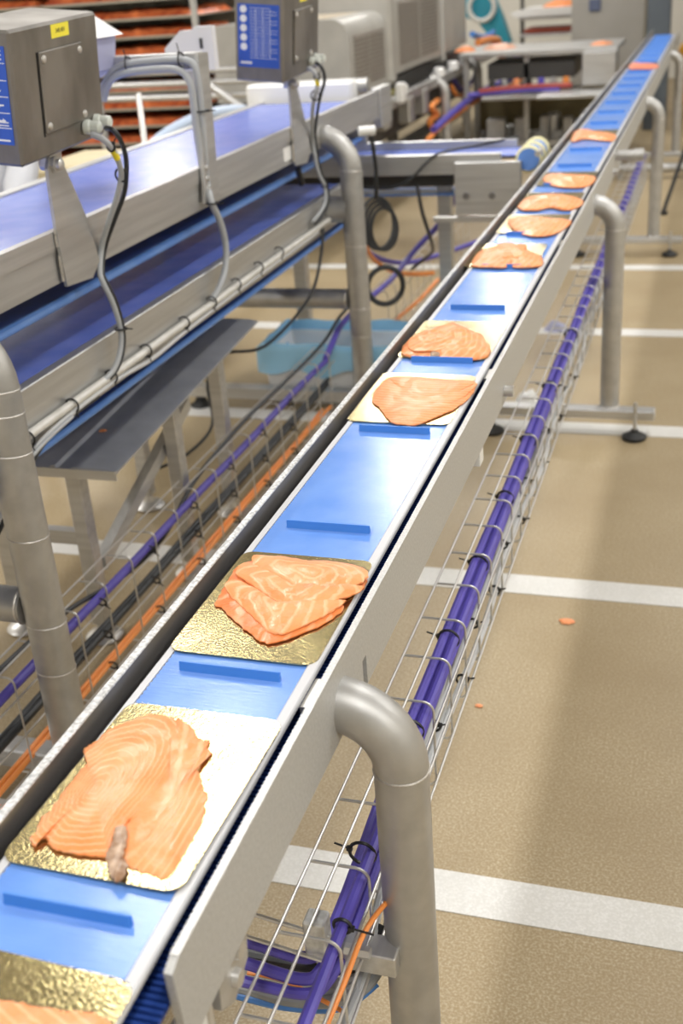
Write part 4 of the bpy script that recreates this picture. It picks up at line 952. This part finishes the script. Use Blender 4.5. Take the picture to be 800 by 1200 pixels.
heap('salmon_piece', (-1.75, 11.2, .90), .10, .10, .05, SALM2, 'orange salmon heap on the left corner of the far worktable', 'salmon', 5)
heap('salmon_scrap', P(664, 728, 2, .003), .022, .016, .008, SALM2, 'orange salmon scrap on the floor below the second white stripe', 'scrap', 6)
heap('salmon_scrap', P(561, 827, 2, .003), .010, .007, .005, SALM2, 'tiny orange scrap on the floor near the first leg', 'scrap', 7)
heap('salmon_scrap', (-.86, 2.92, .0030), .02, .015, .006, SALM2, 'small orange scrap on the white stripe below the left tray', 'scrap', 8)
heap('salmon_scrap', (-.93, 1.73, .003), .022, .012, .006, SALM2, 'orange scrap on the nearest white stripe at the left edge', 'scrap', 9)
heap('salmon_scrap', (-1.05, 2.62, .574), .012, .010, .004, SALM2, 'orange scrap on the near half of the steel chute', 'scrap', 10)
heap('salmon_scrap', (-1.0, 3.34, .630), .012, .012, .004, SALM2, 'orange scrap at the far end of the steel chute', 'scrap', 11)
# bench crossing behind the cross conveyor with fish on it
lb_ = thing('low_bench', 'low bench with salmon behind the cross conveyor', 'bench', (-1.2, 7.6, 0))
MB().box((-1.75, 7.2, .50), (-.42, 7.7, .53), .004).build('bench_top', noise_mat('wood_bench', (.36, .27, .14), (.46, .35, .2), 6, .6), lb_)
for x in (-1.7, -.5): MB().box((x-.02, 7.42, 0), (x+.02, 7.46, .5)).build('leg', SATIN, lb_)
heap('salmon_piece', (-.72, 7.5, .53), .20, .12, .05, SALM2, 'long orange salmon piece on the bench behind the cross conveyor', 'salmon', 12)
for i, x in enumerate((-1.40, -1.25)):
    tag(MB().box((x-.05, 7.4, .53), (x+.05, 7.5, .60), .01).build('cream_carton', mat('cream_card', (.66, .56, .40), .6)), ('left', 'right')[i]+' cream carton on the bench behind the cross conveyor', 'carton')
mf = thing('pump_frame', 'low cluttered dark machine frame on the floor under the far worktable', 'machine', (-1.0, 11.4, 0))
rr = random.Random(4)
for i in range(16):
    x = -1.62+.075*i; h = .12+.22*rr.random(); w_ = .04+.06*rr.random(); d = 11.15+.3*rr.random(); m_ = rr.choice((DARKG, DARKST, SATIN, mat('olive_back', (.22, .18, .09), .6), STEEL))
    if i % 3 == 0: MB().tube([(x, d, .05), (x, d, h), (x, d, h+.02)], [w_, w_, w_*.6], 14).build('pump_body', m_, mf)
    else: MB().box((x-w_, d-.06, .04), (x+w_, d+.08, h), .008).build('pump_box', m_, mf)
MB().box((-1.70, 11.05, 0), (-.45, 11.6, .05), .005).build('base_plate', DARKST, mf)
MB().box((-1.70, 11.62, .05), (-.45, 11.64, .5), .005).build('back_plate', mat('olive_back', (.22, .18, .09), .6), mf)
# tray trolley with white tray
tt = thing('trolley', 'dark trolley stacked with reddish trays in the back, centre right', 'trolley', (-1.3, 14.6, 0))
for z in (.45, .62, .80, .98): MB().box((-1.75, 14.3, z), (-.95, 14.9, z+.03), .004).build('shelf', STEELX, tt)
for z in (.48, .65, .83):
    o = MB().box((-1.7, 14.32, z), (-1.0, 14.85, z+.05), .02).build('red_load', mat('dark_salmon_load', (.34, .07, .04), .5), tt)
for x in (-1.75, -.95): MB().box((x-.02, 14.55, 0), (x+.02, 14.6, 1.3)).build('upright', DARKG, tt)
t = thing('white_tray', 'white tray with salmon on top of the dark trolley', 'tray', (-1.35, 14.5, 1.01))
MB().prism([(-1.78, 1.015), (-1.02, 1.015), (-.98, 1.10), (-1.66, 1.10), (-1.85, 1.06)], 1, 14.25, 14.8).build('tray_body', WHITE, t)
heap('salmon_piece', (-1.28, 14.5, 1.10), .22, .2, .08, SALM2, 'orange salmon heap in the white tray on the dark trolley', 'salmon', 14)
# teal hose reel
t = thing('hose_reel', 'teal reel stand with a pale hose loop in the far background', 'hose reel', (-2.1, 14.8, 0))
MB().prism([(-2.50, 1.25), (-2.15, 1.30), (-2.02, 1.0), (-1.92, .72), (-2.10, .70), (-2.3, .95), (-2.5, 1.05)], 1, 14.75, 14.95).build('stand', TEAL, t)
MB().prism([(-2.05, .02), (-1.95, .02), (-1.95, .72), (-2.08, .72)], 1, 14.78, 14.92).build('stand_foot', TEAL, t)
ring((-2.25, 14.68, 1.13), (0, 1, 0), .15, .03, 28, 8).build('hose_loop', mat('pale_hose', (.55, .55, .52), .5), t)
# big grey cabinet at the far end and the dark column
gc = thing('far_cabinet', 'large plain grey cabinet at the far end behind the worktable', 'cabinet', (-.6, 13.5, 0))
MB().box((-1.02, 13.2, 0), (-.27, 13.9, 2.2), .01).build('cabinet_body', noise_mat('grey_cabinet_paint', (.40, .385, .355), (.44, .425, .395), 3, .5, .2), gc)
MB().box((-.84, 13.17, 1.08), (-.72, 13.2, 1.20), .01).build('handle', mat('dark_blue_handle', (.12, .15, .25), .5), gc)
MB().box((-.275, 13.25, 0), (-.20, 13.6, 2.2), .005).build('side_post', mat('olive_post', (.33, .29, .20), .5), gc)
tag(MB().box((-.20, 12.3, 0), (.02, 12.6, 2.4), .01).build('dark_column', noise_mat('slate_paint', (.075, .09, .11), (.10, .12, .14), 3, .45)), 'dark slate column right at the far end of the slim conveyor', 'column')
tag(MB().box((.05, 14.2, 0), (.65, 14.8, .62), .02).build('amber_crate', mat('amber_plastic', (.62, .30, .02), .45)), 'amber crate on the floor behind the far right end', 'crate')
# black tripod leg at the right edge
t = thing('pole_stand', 'thin black pole stand leaning at the right edge', 'stand', (.55, 6.9, 0))
q = P(777, 248, 2, .02); q2 = P(806, 165, 1, q.y+.25)
MB().cyl(q, q2, .014, 10).build('pole', BLACK, t)
MB().cyl((q.x, q.y, 0), (q.x, q.y, .02), .03, 14).build('foot', RUBBER, t)
t = thing('floor_rail', 'low steel rail crossing the floor under the far stretch of the slim conveyor', 'rail', (.5, 9.6, 0))
MB().cyl((-.3, 9.62, .08), (1.6, 9.62, .08), .035, 16).build('rail_tube', SATIN, t)
for x in (-.2, 1.4): MB().box((x-.02, 9.6, 0), (x+.02, 9.64, .06)).build('rail_foot', SATIN, t)
# bits under the slim conveyor seen through the tray
for i, (p_, w_, m_, lb) in enumerate(((P(618, 470, 2, .0), .05, WHITE, 'crumpled white and violet wrapper on the floor under the slim conveyor'), (P(652, 387, 2, .0), .06, LILAC, 'lilac plastic scrap on the floor further under the slim conveyor'))):
    heap('wrapper', p_, w_, w_*.8, .05, m_, lb, 'wrapper', 30+i)

# ================================================================ worker in a white coat, mostly hidden behind the near box
def worker(loc, rz):
    t = thing('person', 'person in a white coat standing behind the near control box, mostly hidden', 'person', loc)
    t.rotation_euler.z = rz
    def skin(name, pts, edges, rad, m, root=0, lev=2, parent=t):
        me = bpy.data.meshes.new(name); me.from_pydata(pts, edges, []); me.materials.append(m)
        o = bpy.data.objects.new(name, me); COL.objects.link(o); o.parent = parent
        a = o.modifiers.new('skin', 'SKIN'); a.use_smooth_shade = True
        for i, r_ in enumerate(rad): me.skin_vertices[0].data[i].radius = r_ if isinstance(r_, tuple) else (r_, r_)
        me.skin_vertices[0].data[root].use_root = True
        s_ = o.modifiers.new('sub', 'SUBSURF'); s_.levels = s_.render_levels = lev
        return o
    SK = mat('skin_tone', (.62, .36, .25), .5); COAT = noise_mat('white_coat_cloth', (.74, .76, .82), (.84, .86, .90), 7, .8, 0, .5, bd=.02)
    body = skin('body', [(0, 0, .95), (0, 0, 1.15), (0, 0, 1.35), (0, 0, 1.47), (0, .01, 1.55), (0, .02, 1.66),
        (.19, 0, 1.42), (.25, .02, 1.15), (.24, -.12, .93), (-.19, 0, 1.42), (-.25, .02, 1.15), (-.24, -.12, .93),
        (.09, 0, .88), (.10, 0, .48), (.10, .02, .09), (.10, -.12, .04), (-.09, 0, .88), (-.10, 0, .48), (-.10, .02, .09), (-.10, -.12, .04)],
        [(0, 1), (1, 2), (2, 3), (3, 4), (4, 5), (3, 6), (6, 7), (7, 8), (3, 9), (9, 10), (10, 11), (0, 12), (12, 13), (13, 14), (14, 15), (0, 16), (16, 17), (17, 18), (18, 19)],
        [(.15, .11), (.14, .10), (.15, .11), (.09, .07), .055, .085, .055, .045, .035, .055, .045, .035, .08, .055, .04, .035, .08, .055, .04, .035], SK)
    for s_ in (1, -1):
        h = [(s_*.24, -.12, .93), (s_*.24, -.16, .885)]; e = [(0, 1)]; r_ = [.028, .032]
        for k in range(4):
            b = len(h); x = s_*(.215+.018*k); l_ = (.055, .065, .06, .045)[k]
            h += [(x, -.185, .865), (x, -.20, .865-l_*.6), (x, -.19, .865-l_*1.2)]; e += [(1, b), (b, b+1), (b+1, b+2)]; r_ += [.010, .009, .008]
        b = len(h); h += [(s_*.205, -.165, .885), (s_*.19, -.19, .86)]; e += [(1, b), (b, b+1)]; r_ += [.011, .009]
        skin('hand', h, e, r_, SK, 0, 1)
    # coat: lofted ellipses from knee to shoulder
    mb = MB(); n = 40
    prof = [(.52, .23, .17), (.75, .225, .165), (.98, .215, .155), (1.12, .20, .145), (1.30, .225, .15), (1.40, .225, .14), (1.46, .17, .11), (1.50, .09, .075)]
    for z, a, b in prof:
        for i in range(n):
            u = 2*PI*i/n; fo = 1+.035*math.sin(u*9+z*3)*(1 if z < 1.2 else .3)
            mb.v.append(Vector((a*fo*math.cos(u), b*fo*math.sin(u), z)))
    for j in range(len(prof)-1):
        for i in range(n): i2 = (i+1) % n; mb.f.append((j*n+i, j*n+i2, (j+1)*n+i2, (j+1)*n+i))
    mb.build('coat', COAT, t, local=True, ang=80)
    for s_ in (1, -1):
        MB().tube(spline([(s_*.17, 0, 1.44), (s_*.22, .01, 1.38), (s_*.26, .02, 1.15), (s_*.25, -.05, 1.03), (s_*.242, -.115, .95)], 5), [.075]*6+[.07]*5+[.06]*5+[.055]*5, 18).build('sleeve', COAT, t, local=True, ang=80)
    MB().lathe((0, .02, 1.60), [(.02, 0), (.085, .05), (.105, .10), (.10, .15), (.07, .19), (.02, .205)], 24).build('hair_cover', WHITE, t, local=True, ang=80)
    for s_ in (1, -1):
        MB().lathe((s_*.032, -.068, 1.655), [(.004, -.010), (.010, -.004), (.010, .004), (.004, .010)], 12).build('eye', WHITE, t, local=True)
        MB().lathe((s_*.088, .02, 1.64), [(.006, -.028), (.012, 0), (.010, .028)], 10).build('ear', SK, t, local=True)
    MB().hexa([(-.012, -.075, 1.615), (.012, -.075, 1.615), (.012, -.06, 1.615), (-.012, -.06, 1.615), (-.006, -.082, 1.655), (.006, -.082, 1.655), (.006, -.06, 1.655), (-.006, -.06, 1.655)]).build('nose', SK, t, local=True)
    MB().box((-.022, -.078, 1.592), (.022, -.066, 1.600), .003).build('mouth', mat('lip_tone', (.5, .2, .17), .5), t, local=True)
    return t
worker((-2.20, 3.80, 0), math.radians(15))
